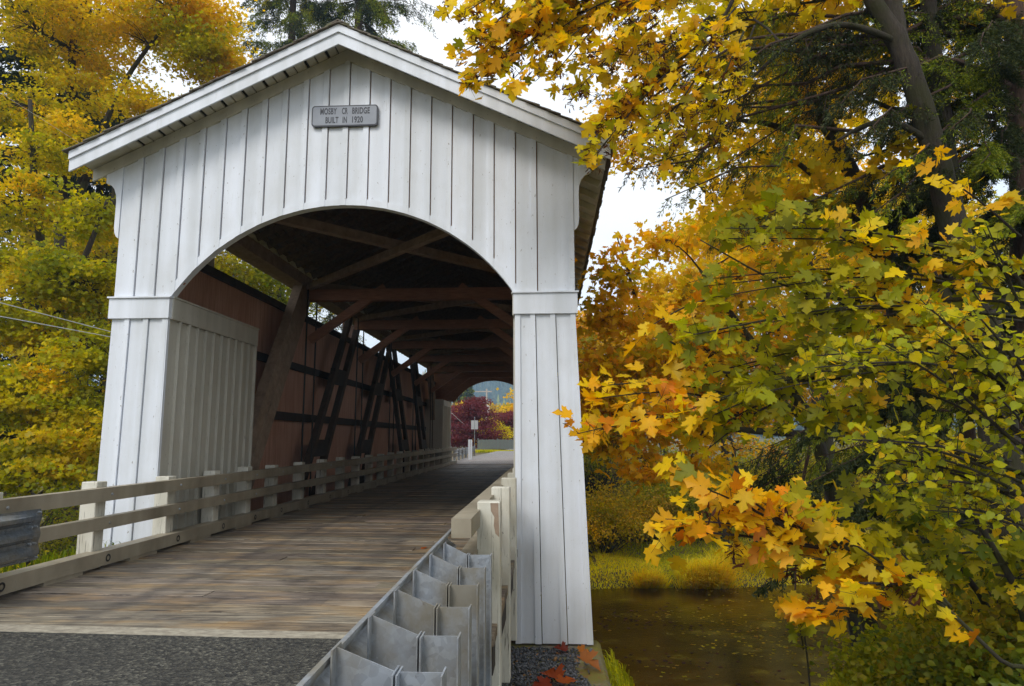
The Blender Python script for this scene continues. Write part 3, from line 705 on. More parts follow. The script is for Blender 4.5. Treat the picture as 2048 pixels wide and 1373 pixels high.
for s in (-1, 1):
    for (ya, yb, top, bot, nm) in ((Y0R-0.03, Y0R+0.03, 0.10, -0.02, "rake_trim"), (Y0R, Y0R+0.03, -0.022, -0.205, "bargeboard")):
        o_ = MB(); e = 4.07
        o_.add([(XC, ya, SOF+top), (XC+s*e, ya, sof(XC+e)+top), (XC+s*e, ya, sof(XC+e)+bot), (XC, ya, SOF+bot),
                (XC, yb, SOF+top), (XC+s*e, yb, sof(XC+e)+top), (XC+s*e, yb, sof(XC+e)+bot), (XC, yb, SOF+bot)],
               [(0, 1, 2, 3), (7, 6, 5, 4), (0, 4, 5, 1), (1, 5, 6, 2), (2, 6, 7, 3), (3, 7, 4, 0)])
        o_.build(nm, M['white_trim'], roof)

# ---- side walls, girts, truss
M['brace'] = wood("dark_brace_timber", [(0.25, (0.028, 0.020, 0.014)), (0.75, (0.10, 0.07, 0.05))], (3, 3, 3))
for s in (-1, 1):
    WT = 4.72 if s < 0 else 3.35      # the right wall stops at a low girt: daylight comes in over it
    xw = XC+s*3.42; wl = MB(); y = 0.1
    while y < 29.1:
        w = random.choice((0.14, 0.19, 0.19, 0.24)); wl.box(*sorted((xw, xw+s*(0.022+random.uniform(0, 0.004)))), y, y+w-0.003, -0.75, WT); y += w
    wl.build("side_wall", M['siding'], bridge)
    ex = MB(); ex.box(*sorted((xw+s*0.03, xw+s*0.045)), 0.1, 29.1, -0.75, WT-0.02); ex.build("wall_cladding", M['white'], bridge)
    for z0, z1 in ((4.70, 4.86), (3.32, 3.50), (2.02, 2.22)):
        if z0 > WT: continue
        MB().box(*sorted((xw-s*0.002, xw-s*0.09)), 0.1, 29.1, z0, z1).build("girt", M['timber_dark'], bridge)
    xt = XC+s*2.98
    MB().box(*sorted((xt-s*0.13, xt+s*0.13)), 0.15, 29.0, 5.32, 5.60).build("top_chord", M['timber'], bridge)
    MB().box(*sorted((xt+s*0.20, xt+s*0.40)), 0.15, 29.0, 5.36, 5.52).build("top_chord", M['timber'], bridge)
    MB().box(*sorted((xt-s*0.17, xt+s*0.17)), 0.15, 29.0, -0.62, -0.12).build("bottom_chord", M['timber_dark'], bridge)
    nodes = [2.55, 6.75, 11.3, 15.9, 20.4, 24.9, 28.6]
    for k in range(6):
        yb_, yt_ = (nodes[k], nodes[k+1]) if k < 3 else (nodes[k+1], nodes[k])
        dirn = 1 if k < 3 else -1
        end = k in (0, 5); off = 0.25 if end else 0.62
        # two side-by-side timbers with packing blocks
        for o2 in (-off, off):
            MB().beam((xt, yb_+dirn*0.35+o2, -0.15), (xt, yt_-dirn*0.2+o2*0.8, 5.32), 0.15 if not end else 0.22, 0.20 if not end else 0.34, up=(0, 1, 0.3)).build("truss_brace", M['timber'] if end and s < 0 else M['brace'], bridge)
        if not end:
            for f_ in (0.64, 0.27):
                zc = -0.15+5.47*f_; yc = yb_+dirn*0.35+(yt_-dirn*0.2-yb_-dirn*0.35)*f_
                MB().box(xt-0.07, xt+0.07, yc-0.56, yc+0.56, zc-0.22, zc+0.22).build("packing_block", M['timber_dark'], bridge)
    for yn_ in nodes[1:-1]:
        for dy in (-0.34, 0.34):
            MB().tube([(xt-s*0.16, yn_+dy, -0.5), (xt-s*0.16, yn_+dy, 5.34)], 0.021, 8).build("truss_rod", M['iron'], bridge)
    # knee braces
    for yn_ in nodes[1:]:
        MB().beam((xt-s*0.14, yn_-0.02, 4.02), (XC+s*0.95, yn_-0.02, 5.36), 0.15, 0.20, up=(0, 0, 1)).build("knee_brace", M['timber_red'], bridge)
for yn_ in nodes[1:]:
    MB().box(XC-3.0, XC+3.0, yn_-0.14, yn_+0.10, 5.02, 5.30).build("tie_beam", M['timber_red'], bridge)
nn = [0.0]+nodes[1:]
for a, b_ in zip(nn[:-1], nn[1:]):
    MB().beam((XC-2.9, a+0.3, 5.50), (XC+2.9, b_-0.2, 5.50), 0.16, 0.18).build("lateral_brace", M['timber'], bridge)
    MB().beam((XC-2.9, b_-0.2, 5.33), (XC+2.9, a+0.3, 5.33), 0.14, 0.15).build("lateral_brace", M['timber'], bridge)
# far portal
portal(29.2, -1, "far_gable_siding", half=2.30, top=4.90, R=2.62, mat='siding')
MB().box(XC-3.50, XC-2.42, 29.05, 29.2, -0.6, 3.75).build("far_pillar", M['white'], bridge)
MB().box(XC+2.42, XC+3.50, 29.05, 29.2, -0.6, 3.75).build("far_pillar", M['white'], bridge)
fw = MB(); 
for s in (-1, 1):
    fw = MB(); panel_wall_x(fw, 26.3, 29.04, -0.6, 3.35, XC+s*2.44, -s, pitch=0.3); fw.box(*sorted((XC+s*2.40, XC+s*2.47)), 26.28, 29.04, 3.352, 3.66)
    fw.box(*sorted((XC+s*2.44, XC+s*3.4)), 26.26, 26.29, -0.6, 3.68)
    fw.build("far_inner_wall", M['cream'], bridge)
# ---- deck of single planks, crosswise with a slight skew
V_, F_, Cc_ = [], [], []
dk = MB(); cols = []; y = -4.22; tsk = math.tan(math.radians(2.2))
while y < 29.55:
    w = 0.285 if y < 29 else 0.3
    w *= random.uniform(0.93, 1.07)
    x0, x1 = -2.95, 2.62
    cuts = [x0, x1] if random.random() < 0.4 else [x0, random.uniform(-1.5, 1.5), x1]
    for a, b_ in zip(cuts[:-1], cuts[1:]):
        zt = 0.005*y+random.uniform(-0.006, 0.006); g2 = random.choice((0.005, 0.009, 0.015))
        ya = lambda x: y-(x-0)*tsk
        vs = [(a+.002, ya(a)+g2, -0.1), (b_-.002, ya(b_)+g2, -0.1), (b_-.002, ya(b_)+w-g2, -0.1), (a+.002, ya(a)+w-g2, -0.1),
              (a+.002, ya(a)+g2, zt-.006), (b_-.002, ya(b_)+g2, zt-.006), (b_-.002, ya(b_)+w-g2, zt-.006), (a+.002, ya(a)+w-g2, zt-.006),
              (a+.002, ya(a)+g2+.006, zt), (b_-.002, ya(b_)+g2+.006, zt), (b_-.002, ya(b_)+w-g2-.006, zt), (a+.002, ya(a)+w-g2-.006, zt)]
        dk.add(vs, [(0, 3, 2, 1), (0, 1, 5, 4), (1, 2, 6, 5), (2, 3, 7, 6), (3, 0, 4, 7), (4, 5, 9, 8), (5, 6, 10, 9), (6, 7, 11, 10), (7, 4, 8, 11), (8, 9, 10, 11)])
        c_ = random.uniform(0.62, 1.25); cols += [(c_*random.uniform(0.95, 1.05), c_, c_*random.uniform(0.88, 1.05), 1)]*12
    y += w
deck = dk.build("plank_deck", M['deck'], bridge)
ca = deck.data.color_attributes.new("Col", 'FLOAT_COLOR', 'POINT'); ca.data.foreach_set("color", np.array(cols, np.float32).ravel())
MB().box(-2.9, 2.6, -4.2, 29.4, -0.35, -0.13).build("deck_stringers", M['timber_dark'], bridge)
jt = MB(); ya = -4.23
jt.add([(-2.95, ya+2.95*tsk-0.21, -0.02), (2.5, ya-2.5*tsk-0.21, -0.02), (2.5, ya-2.5*tsk, -0.008), (-2.95, ya+2.95*tsk, -0.008)], [(0, 1, 2, 3)])
jt.add([(-2.95, ya+2.95*tsk-0.30, -0.3), (2.5, ya-2.5*tsk-0.30, -0.3), (2.5, ya-2.5*tsk-.21, -0.02), (-2.95, ya+2.95*tsk-.21, -0.02)], [(0, 1, 2, 3)])
jt.build("road_joint", M['joint']); setp(bpy.data.objects["road_joint"], kind='structure')
rd2 = MB().add([(-2.95, -6, -0.010), (2.42, -6, -0.010), (2.42, ya-2.42*tsk-0.20, -0.010), (-2.95, ya+2.95*tsk-0.20, -0.010)], [(0, 1, 2, 3)])
rd2.build("road_edge", M['asphalt']); setp(bpy.data.objects["road_edge"], kind='structure')
# abutment
ab = MB(); ab.cbox(2.15, 3.78, -3.6, 0.35, -5.6, -1.31, 0.05).cbox(-4.0, -2.5, -3.6, 0.35, -5.6, -1.4, 0.05).cbox(-2.6, 2.3, -4.1, 0.1, -5.6, -0.36, 0.03)
o_ = ab.build("abutment", M['moss_concrete']); setp(o_, "mossy concrete abutment ledge under the white portal pillars beside the creek", "abutment")
o_ = MB().cbox(-4.2, 4.2, 28.7, 30.4, -5, -0.4, 0.05).build("abutment", M['moss_concrete']); setp(o_, "far concrete abutment where the covered bridge meets the opposite road", "abutment")
MB().box(2.32, 2.44, -9.9, -4.2, -1.6, -0.03).build("retaining_wall", M['moss_concrete'])
setp(bpy.data.objects["retaining_wall"], "low dark retaining wall holding the road edge behind the steel guardrail posts", "wall")

# ================================================================== railings
def rz(y): return 0.07+0.0045*y
def railing(name, label, x_face, s, y_start, y_end, posts, xpost, hmul=1.0, top=(0.735, 0.895), mid=(0.40, 0.545), skew=0.0, timber=0.13):
    root = empty(name, (x_face, y_start, 0), label, "railing"); B = np.array([x_face, y_start, 0])
    def xf(y): return x_face+skew*(y-y_start)
    def run(z0, z1, th, nm, yb, lens, jz=0.006):
        y = y_start if yb is None else yb
        while y < y_end-0.05:
            e = min(y+lens, y_end); dz = random.uniform(-jz, jz); xo = random.uniform(-0.004, 0.004)
            a = np.array([xf(y)-s*th/2+xo, y+0.004, (z0+z1)/2+rz(y)+dz]); b_ = np.array([xf(e)-s*th/2+xo, e-0.004, (z0+z1)/2+rz(e)+dz])
            MB().beam(a-B, b_-B, th, z1-z0).build(nm, M['rail'], root); y = e
    run(top[0], top[1], timber, "top_rail", None, 4.9)
    run(mid[0], mid[1], timber*0.85, "middle_rail", None, 4.9)
    run(-0.03, 0.135, 0.2, "curb_timber", None, 4.9)
    y = y_start+0.2
    while y < y_end-.5:
        a = np.array([xf(y)-s*0.10, y, rz(y)-0.055]); MB().beam(a-B, a+np.array([0, 0.62, 0])-B, 0.185, 0.048).build("curb_block", M['rail'], root); y += 1.52
    for k, yp in enumerate(posts):
        zt = 0.955+rz(yp)+random.uniform(-0.015, 0.015); xp = xpost+skew*(yp-y_start)
        if s < 0 and k == 0:
            zs_ = MB().prism([(xp+0.015-B[0], zt-0.012), (xp+0.085-B[0], zt-0.012), (xp+0.093-B[0], zt-0.30), (xp+0.06-B[0], zt-0.27), (xp+0.045-B[0], zt-0.2), (xp+0.05-B[0], zt-0.13), (xp+0.02-B[0], zt-0.08)], yp-0.002-B[1], yp+0.001-B[1])
            setp(zs_.build("bare_wood_scar", M['timber'], root), "brown bare wood where the paint has broken off")
        po = MB(); po.cbox(xp-0.1-B[0], xp+0.1-B[0], yp-B[1], yp+0.2-B[1], -1.0, zt, 0.008); po.build("post", M['post'], root)
        for z_, rr in ((0.815, 0.017), (0.47, 0.017)):
            if yp > 16: continue
            q = np.array([xf(yp)+s*0.004, yp+0.1, z_+rz(yp)])-B; MB().tube([q, q+np.array([s*0.014, 0, 0])], [0.018, 0.013], 8).build("bolt", M['steel'], root)
    for yp in posts:
        if yp > 16: continue
        q = np.array([xf(yp)+s*0.0035, yp+0.12, 0.05+rz(yp)])-B
        for r1, r2, mat_ in ((0.047, 0.026, 0),): 
            n = 16; vs = []
            for r_ in (r1, r2):
                for k in range(n): a = 6.2832*k/n; vs.append(q+np.array([s*0.002, r_*math.cos(a), r_*math.sin(a)]))
            MB().add(vs, [(k, (k+1) % n, n+(k+1) % n, n+k) for k in range(n)]).build("bolt_recess", M['iron'], root)
    return root
LP = [-1.75, -0.15, 1.25, 2.5, 3.75, 5.3, 6.86, 8.4]+[9.9+1.5*k for k in range(14)]
railing("timber_railing", "weathered white timber railing with three rails along the left edge of the plank deck", -2.33, 1, -4.4, 30.9, [-4.9+1.5]+LP, -2.56)
RP = [-3.93, -2.42, -0.9, 0.62, 2.12]+[3.62+1.5*k for k in range(18)]
rr = railing("timber_railing", "peeling cream timber railing on the right deck edge with a cracked front post", 2.31, -1, -4.63, 30.4, RP, 2.54, top=(0.735, 0.88), timber=0.155)

# steel guardrail
def thrie(mb, pts, s, z0, z1, B, n=25, depth=0.075, flat=None):
    """corrugated three-wave sheet along pts (x,y), swept with thickness"""
    vs = []; N = len(pts)
    full = depth
    for ip, (x, y) in enumerate(pts):
        depth = full*(flat[ip] if flat else 1.0)
        for lay in (0, 1):
            for k in range(n):
                t_ = k/(n-1); ph = t_*3*2*math.pi; dx = depth*(0.5-0.5*math.cos(ph))
                dx = depth*np.clip((0.5-0.5*math.cos(ph))*1.25-0.1, 0, 1)
                vs.append((x+s*(dx-lay*0.004)-B[0], y-B[1], z0+(z1-z0)*t_-B[2]))
    fs = []
    for i in range(N-1):
        for lay in (0, 1):
            for k in range(n-1):
                a = i*2*n+lay*n+k; b_ = a+2*n; fs.append((a, b_, b_+1, a+1) if lay == 0 else (a, a+1, b_+1, b_))
        for k in (0, n-1):
            a = i*2*n+k; fs.append((a, a+n, a+3*n, a+2*n))
    for i in (0, N-1):
        for k in range(n-1):
            a = i*2*n+k; fs.append((a, a+1, a+n+1, a+n))
    mb.add(vs, fs)
B = np.array([2.6, -7.65, 0])
gr = empty("steel_guardrail", B, "galvanised steel guardrail with closely set I-beam posts in the right foreground", "guardrail")
tb = MB(); thrie(tb, [(2.41, -12.0), (2.335, -7.8), (2.30, -5.4), (2.285, -4.15)], -1, 0.30, 0.815, B)
for (xa_, ya_), (xb_, yb_) in zip([(2.41, -12.0), (2.335, -7.8), (2.30, -5.4)], [(2.335, -7.8), (2.30, -5.4), (2.285, -4.15)]):
    tb.beam(np.array([xa_-0.006, ya_, 0.817])-B, np.array([xb_-0.006, yb_, 0.817])-B, 0.020, 0.012)
tb.build("rail", M['steel'], gr)
def ibeam(mb, x0, x1, y, z0, z1, fw=0.10, tf=0.006, ztop=None):
    """H section: web in the x direction, flanges at both ends; ztop = (z at x0, z at x1) for a cut top"""
    za, zb_ = ztop or (z1, z1)
    def hexa(a, b_, ya, yb, z0a, z0b, z1a, z1b):
        mb.add([(a, ya, z0a), (b_, ya, z0b), (b_, yb, z0b), (a, yb, z0a), (a, ya, z1a), (b_, ya, z1b), (b_, yb, z1b), (a, yb, z1a)],
               [(0, 3, 2, 1), (4, 5, 6, 7), (0, 1, 5, 4), (1, 2, 6, 5), (2, 3, 7, 6), (3, 0, 4, 7)])
    hexa(x0+tf, x1-tf, y-0.003, y+0.003, z0, z0, za-0.003, zb_-0.003)
    hexa(x0, x0+tf, y-fw/2, y+fw/2, z0, z0, za, za); hexa(x1-tf, x1, y-fw/2, y+fw/2, z0, z0, zb_, zb_)
yps = [-8.12, -7.65, -7.19, -6.74, -6.30, -5.80, -5.26]
xj = np.interp(yps, [-7.65, -5.26], [2.557, 2.515])
for yp, xx in zip(yps, xj):
    zt = 0.773+random.uniform(-0.01, 0.01)
    p_ = MB(); ibeam(p_, xx+0.006-B[0], xx+0.158-B[0], yp-B[1], -1.9, zt, 0.10); p_.build("post", M['steel'], gr)
    k_ = MB(); ibeam(k_, 2.35-B[0]+0.002*(yp+7.65), xx-0.001-B[0], yp-B[1], 0.26, zt, 0.10, ztop=(zt+0.075, zt+0.002)); k_.build("block", M['steel'], gr)
for yp, xx in zip(yps, xj):
    for z_ in (0.68, 0.46): MB().tube([(xx+0.012-B[0], yp+0.03-B[1], z_), (xx+0.036-B[0], yp+0.03-B[1], z_)], 0.014, 6).build("bolt", M['steel'], gr)
# left guardrail end
B = np.array([-2.2, -2.87, 0])
gl_ = empty("steel_guardrail", B, "galvanised guardrail end, shade painted into its colour, bolted over the left timber railing", "guardrail")
tb = MB(); thrie(tb, [(-2.30, -2.87), (-2.30, -2.96), (-2.30, -3.10), (-2.30, -3.30), (-2.30, -9.5)], 1, 0.30, 0.82, B, flat=[0.22, 0.30, 0.7, 1.0, 1.0]); tb.build("rail", M['dull'], gl_)  # 'dull' is the darker steel copy with shade painted into its colour
for y, z in ((-2.91, 0.79), (-2.91, 0.33), (-2.95, 0.645), (-2.95, 0.475), (-3.02, 0.645), (-3.02, 0.475)):
    MB().tube([(-2.30-B[0], y-B[1], z), (-2.262-B[0], y-B[1], z)], 0.010, 8).build("bolt", M['steel'], gl_)
for k in range(4):
    p_ = MB(); ibeam(p_, -2.62-B[0], -2.47-B[0], -3.9-k*0.95-B[1], -1.5, 0.80, 0.10); p_.build("post", M['steel'], gl_)
    p_ = MB(); ibeam(p_, -2.466-B[0], -2.31-B[0], -3.9-k*0.95-B[1], 0.3, 0.80, 0.10); p_.build("block", M['steel'], gl_)

# gravel on the ledge
gv = rng.uniform(size=(6500, 2)); gx = 2.22+gv[:, 0]*1.42; gy = -3.5+gv[:, 1]*3.35
keep = (gx < 3.45-0.25*np.sin(gy*5)*0.3) | (rng.uniform(size=6500) < 0.08); gx, gy = gx[keep], gy[keep]; N = len(gx)
oc = np.array([(1, 0, 0), (-1, 0, 0), (0, 1, 0), (0, -1, 0), (0, 0, 1), (0, 0, -1)], float)
ot = np.array([(0, 2, 4), (2, 1, 4), (1, 3, 4), (3, 0, 4), (2, 0, 5), (1, 2, 5), (3, 1, 5), (0, 3, 5)])
S_ = rng.uniform(0.012, 0.030, (N, 1, 1))*rng.uniform(0.5, 1.2, (N, 6, 1)); A_ = rng.uniform(0, 3.14, N); ca_, sa_ = np.cos(A_), np.sin(A_)
R_ = np.zeros((N, 3, 3)); R_[:, 0, 0] = ca_; R_[:, 0, 1] = -sa_; R_[:, 1, 0] = sa_; R_[:, 1, 1] = ca_; R_[:, 2, 2] = 0.7
tl = rng.normal(size=(N, 3, 3))*0.25; Vv = np.einsum('nij,kj->nki', R_+tl, oc)*S_+np.stack([gx, gy, -1.302+rng.uniform(0, 0.02, N)], 1)[:, None]
mt, t, b = newmat("gravel"); at = nnode(t, "ShaderNodeAttribute", attribute_name="Col"); t.links.new(at.outputs["Color"], b.inputs["Base Color"]); b.inputs["Roughness"].default_value = 0.85; M['gravel'] = mt
gc = np.array([0.085, 0.088, 0.095])*rng.uniform(0.35, 2.1, (N, 1)); gc[rng.uniform(size=N) < 0.04] = (0.30, 0.16, 0.06)
go = fastmesh("gravel", Vv.reshape(-1, 3), (ot[None]+(np.arange(N)*6)[:, None, None]).reshape(-1, 3), np.repeat(gc[:, None], 6, 1).reshape(-1, 3), M['gravel']); setp(go, "dark crushed gravel spread on top of the concrete abutment ledge", "gravel", kind='stuff')
# fallen maple leaves
def fallen(px, py, z, size, c, label, tilt=0.35, rotz=0):
    v = P(px, py, 1.0)-CAM; t_ = (z-CAM[2])/v[2]; p_ = CAM+v*t_
    nr = unit(np.array([[random.uniform(-tilt, tilt), random.uniform(-tilt, 0.1)-0.15, 1.0]])); tp = np.array([[math.cos(rotz), math.sin(rotz), 0.1]])
    o = leaves("fallen_leaf", np.zeros((1, 3)), np.array([size]), np.array([c]), MAPLE, M['leaf'], None, nrm=nr, tip=tp, curl=0.35); o.location = p_
    setp(o, label, "leaf", "fallen maple leaves")
fallen(1172, 1322, -1.19, 0.30, (0.50, 0.17, 0.04), "pale orange leaf curled over the mossy ledge corner", rotz=-0.6)
fallen(1165, 1303, -1.24, 0.20, (0.62, 0.20, 0.03), "orange leaf against the mossy rear edge of the ledge", rotz=0.2)
fallen(1124, 1301, -1.25, 0.19, (0.28, 0.05, 0.03), "dark red leaf on the gravel near the white pillar foot", rotz=2.6)
fallen(1108, 1352, -1.22, 0.27, (0.48, 0.09, 0.02), "large red-brown leaf in the gravel, nearest the bottom edge", rotz=2.2)
fallen(1130, 1362, -1.20, 0.25, (0.60, 0.13, 0.02), "bright orange-red leaf lying over another at the gravel's bottom", rotz=0.9)
fallen(1088, 1368, -1.22, 0.22, (0.42, 0.06, 0.02), "red leaf at the gravel's bottom left", rotz=3.4)
fallen(847, 1097, 0.0, 0.10, (0.45, 0.12, 0.03), "small orange leaf lying alone on the plank deck beside the right rail", rotz=1)

# ================================================================== vegetation
def gz(x, y): return float(height(np.array([x]), np.array([y]))[0])
def G(px, d, dz=-0.15):
    q = P(px, 900, d); return np.array([q[0], q[1], gz(q[0], q[1])+dz])
# ---- left bank maples
def PP(*a): return [P(*p) for p in a]
b0 = G(128, 23)
broadleaf("maple_tree", "tall maple with golden yellow crown behind the bridge's left eave", "tree",
    [([b0, P(125, 600, 23), P(120, 470, 23), P(128, 330, 23), P(140, 180, 23), P(150, 20, 23), P(160, -160, 23)], [0.24, 0.22, 0.20, 0.18, 0.15, 0.11, 0.06]),
     ([P(121, 460, 23), P(165, 380, 22.6), P(230, 200, 22), P(300, 90, 21.5), P(360, 20, 21)], [0.15, 0.12, 0.09, 0.06, 0.03]),
     ([P(122, 440, 23), P(190, 330, 23), P(300, 280, 23), P(400, 200, 23)], [0.12, 0.09, 0.06, 0.03])],
    [(60, 60, 22, 1.9, 3, 1.5, 52), (200, 20, 22, 1.9, 2.5, 1.3, 50), (330, 10, 21, 1.8, 2, 1.0, 48), (400, 110, 21.5, 1.0, 1.6, 1.0, 36), (290, 90, 22, 1.5, 2, 0.7, 14),
     (40, 210, 21, 1.5, 2.4, 1.2, 34), (180, 200, 23, 1.5, 2, 1.0, 18), (300, 215, 21.5, 0.9, 1.4, 0.5, 26), (170, 300, 22, 1.2, 2, 0.9, 26), (60, -120, 22, 3, 3, 1.5, 40), (250, -140, 22, 3, 3, 1.5, 40),
     (370, 70, 22.5, 1.4, 2, 0.8, 20), (150, 110, 24, 2.2, 2, 1.0, 28), (440, 90, 21.5, 0.6, 1, 0.6, 16), (420, 30, 21.5, 0.8, 1, 0.6, 16)],
    0.14, [('lime', 1.4), ('olive', 1.4), ('yellow', 4.4), ('gold', 0.5)], shape=STAR, barkm='bark_dark', lpc=100, spread=0.38, seed=11, cs=0.6, flat=0.20, limb_r=0.07)
b0 = G(70, 17)
broadleaf("maple_tree", "olive and yellow maple leaning beside the white portal at the left edge", "tree",
    [([b0, P(60, 800, 17), P(85, 560, 17.2), P(70, 380, 17.5), P(60, 200, 17.5)], [0.15, 0.14, 0.12, 0.09, 0.05]),
     ([P(66, 720, 17), P(150, 560, 16.5), P(215, 400, 16.5)], [0.11, 0.08, 0.04])],
    [(30, 400, 16.5, 1.1, 1.5, 0.7, 30), (120, 560, 16, 1.2, 1.3, 0.7, 36), (180, 700, 15.5, 0.8, 1.2, 0.6, 26), (50, 650, 16, 1.2, 1.3, 0.6, 32),
     (100, 800, 15.5, 1.2, 1.3, 0.6, 34), (165, 860, 15.2, 0.6, 1.1, 0.45, 18), (20, 880, 15.5, 1.2, 1.3, 0.6, 24), (190, 580, 16.5, 0.6, 1, 0.9, 22), (60, 950, 15, 1.2, 1.2, 0.5, 20), (150, 940, 15, 0.7, 1.2, 0.4, 12), (30, 760, 15.5, 1, 1.2, 0.5, 20), (190, 440, 17, 0.7, 1, 0.7, 22), (10, 540, 16.5, 0.9, 1.2, 0.6, 18), (60, 300, 17.5, 1, 1.2, 0.5, 16)],
    0.135, [('green', 0.8), ('olive', 3), ('lime', 2.6), ('yellow', 1.4), ('gold', 0.5)], shape=STAR, lpc=78, spread=0.32, seed=12, cs=0.9, flat=0.28, limb_r=0.05)
b0 = G(215, 27)
broadleaf("maple_tree", "shaded olive maple with a mossy trunk, between the tall golden maple and the portal", "tree",
    [([b0, P(215, 800, 27), P(222, 560, 27), P(232, 380, 27), P(250, 200, 27)], [0.25, 0.23, 0.2, 0.16, 0.07])],
    [(190, 520, 26.5, 1.8, 2, 1.4, 36), (140, 700, 26, 2.4, 2, 1.6, 46), (60, 840, 25, 2.6, 2, 1.2, 36), (200, 880, 25, 1.2, 2, 1.2, 26), (50, 500, 27, 2.2, 2, 1.4, 34), (240, 330, 27, 1.2, 1.5, 0.8, 12), (430, 540, 26, 1.6, 1.4, 0.9, 26), (500, 560, 27, 1.8, 1.4, 0.9, 30), (570, 600, 28, 1.4, 1.2, 0.8, 22), (330, 500, 26, 1.6, 1.5, 1, 16)],
    0.19, [('green', 2), ('olive', 3), ('rust', 1), ('lime', 0.6), ('yellow', .5)], shape=STAR, lpc=60, spread=0.6, seed=13, cs=0.5, flat=0.35, limb_r=0.08)
def bough_set(base, zs, r, n, jit=0.2, droop=-0.18, az0=0):
    out = []
    for k in range(n):
        z = zs[0]+(zs[1]-zs[0])*(k+random.random()*0.6)/n; f_ = (zs[1]-z)/(zs[1]-zs[0])
        az = az0+k*2.399+random.uniform(-.3, .3); Lr = r*(0.25+0.75*f_)*random.uniform(1-jit, 1+jit)
        a = np.array([base[0], base[1], z]); out.append((a, a+np.array([math.cos(az)*Lr, math.sin(az)*Lr, droop*Lr])))
    return out
for (px, d, ztop, r, lab, pr) in ((20, 30, 26, 5.4, "dark fir standing behind the maples at the far left edge", 1500), (150, 34, 22, 5.0, "dark fir half hidden between the left maples", 1500)):
    b0 = G(px, d)
    conifer("fir_tree", lab, b0, b0+np.array([0.2, 0, ztop]), 0.42, bough_set(b0, (1.0, ztop-1), r, 84), mix=(('fir', 1),), nsize=0.24, per=900, twl=1.3, width=0.2, group=None, hang=0.4)
# firs behind the roof: only the boughs above the ridge can be seen, but the trees stand whole
def P3(px, py, d): return P(px, py, d)
b0 = G(545, 46); zt = P(545, -420, 46)[2]
bs_ = bough_set(b0, (9, zt), 5.6, 110)
conifer("fir_tree", "olive green fir behind the roof, left of the gable peak", b0, (b0[0], b0[1], zt+1), 0.45, bs_, mix=(('green', 1.2), ('fir', 1.4), ('olive', 0.6)), nsize=0.19, per=2200, twl=1.5, width=0.13, hang=0.6)
b0 = G(690, 42); zt = P(690, -420, 42)[2]
bs_ = bough_set(b0, (10, zt), 5.6, 100)
for (qx, qy) in ((885, 20), (860, 45), (800, 105), (780, 40), (600, 30), (560, 60)):
    a = np.array([b0[0], b0[1], P(690, qy-60, 42)[2]]); bs_.append((a, P(qx, qy, 40)))
conifer("fir_tree", "dark fir with long drooping boughs reaching right, behind the gable peak", b0, (b0[0], b0[1], zt+1), 0.5, bs_, mix=(('fir', 2), ('green', 1)), nsize=0.19, per=2200, twl=1.5, width=0.12, hang=0.9)

# ---- left bushes behind the rail
def bush(name, label, cat, px, d, w, h, mix, lsize=0.09, n=40, lpc=55, seed=5, shape=None, z0=None, spread=0.25, dd=None, barkm='bark_dark', up=0.75, depth=None):
    base = G(px, d, 0.0); 
    if z0 is not None: base[2] = z0
    root = empty(name, base, label, cat); br = MB(); Cs = []
    for k in range(n):
        a = random.uniform(0, 6.283); r = math.sqrt(random.random()); hh = h*(0.25+0.75*random.random()*math.sqrt(max(0.05, 1-r*r*0.8)))
        q = np.array([math.cos(a)*r*w/2, math.sin(a)*r*(depth or w)/2*0.8, hh]); Cs.append(q)
        if k < 60: br.tube(curve((q[0]*0.25, q[1]*0.25, -0.1), q, 0.03, 5, 0.04), list(np.linspace(0.018*h**0.5, 0.004, 5)), 4, cap=False)
    Cs = np.array(Cs); idx = np.repeat(np.arange(n), lpc); Lp = Cs[idx]+rng.normal(size=(len(idx), 3))*spread*np.array([1, 1, 0.7])
    cc = colours(Cs, mix, seed, 1.2); lc = cc[idx]*0.55+colours(Lp, mix, seed+3, 2.0)*0.45
    br.build("stems", M[barkm], root); leaves("foliage", Lp, lsize*rng.uniform(0.6, 1.2, len(Lp)), lc, shape if shape is not None else DIAM, M['leaf'], root, up=up)
    return root
bush("shrub", "yellow-green shrub behind the left railing beside its first white post", "shrub", 130, 12.5, 2.2, 1.6, [('green', 1), ('lime', 2), ('yellow', 2)], 0.075, 50, 70, 21)
bush("shrub", "small golden shrub at the left frame edge above the steel rail end", "shrub", 20, 11.8, 1.8, 1.5, [('olive', 1), ('yellow', 2), ('gold', 1)], 0.07, 44, 70, 22)
bush("shrub", "low yellow shrub showing under the left railing's middle rail", "shrub", 75, 9.6, 1.9, 0.9, [('yellow', 3), ('gold', 1), ('lime', 1)], 0.06, 46, 60, 23)
bush("shrub", "large rusty olive shrub between the left maple trunk and the portal's foot", "shrub", 150, 16, 3.2, 2.3, [('olive', 2), ('rust', 2), ('lime', 1)], 0.085, 60, 70, 24)

bush("shrub", "tall dark green shrub under the left maples, furthest left", "shrub", 20, 19, 4.6, 3.4, [('green', 3), ('olive', 1)], 0.10, 70, 80, 25, spread=0.35)
bush("shrub", "tall olive shrub under the left maples behind the rusty one", "shrub", 110, 21, 4.6, 3.6, [('green', 2), ('olive', 2), ('rust', 1)], 0.10, 70, 80, 26, spread=0.35)
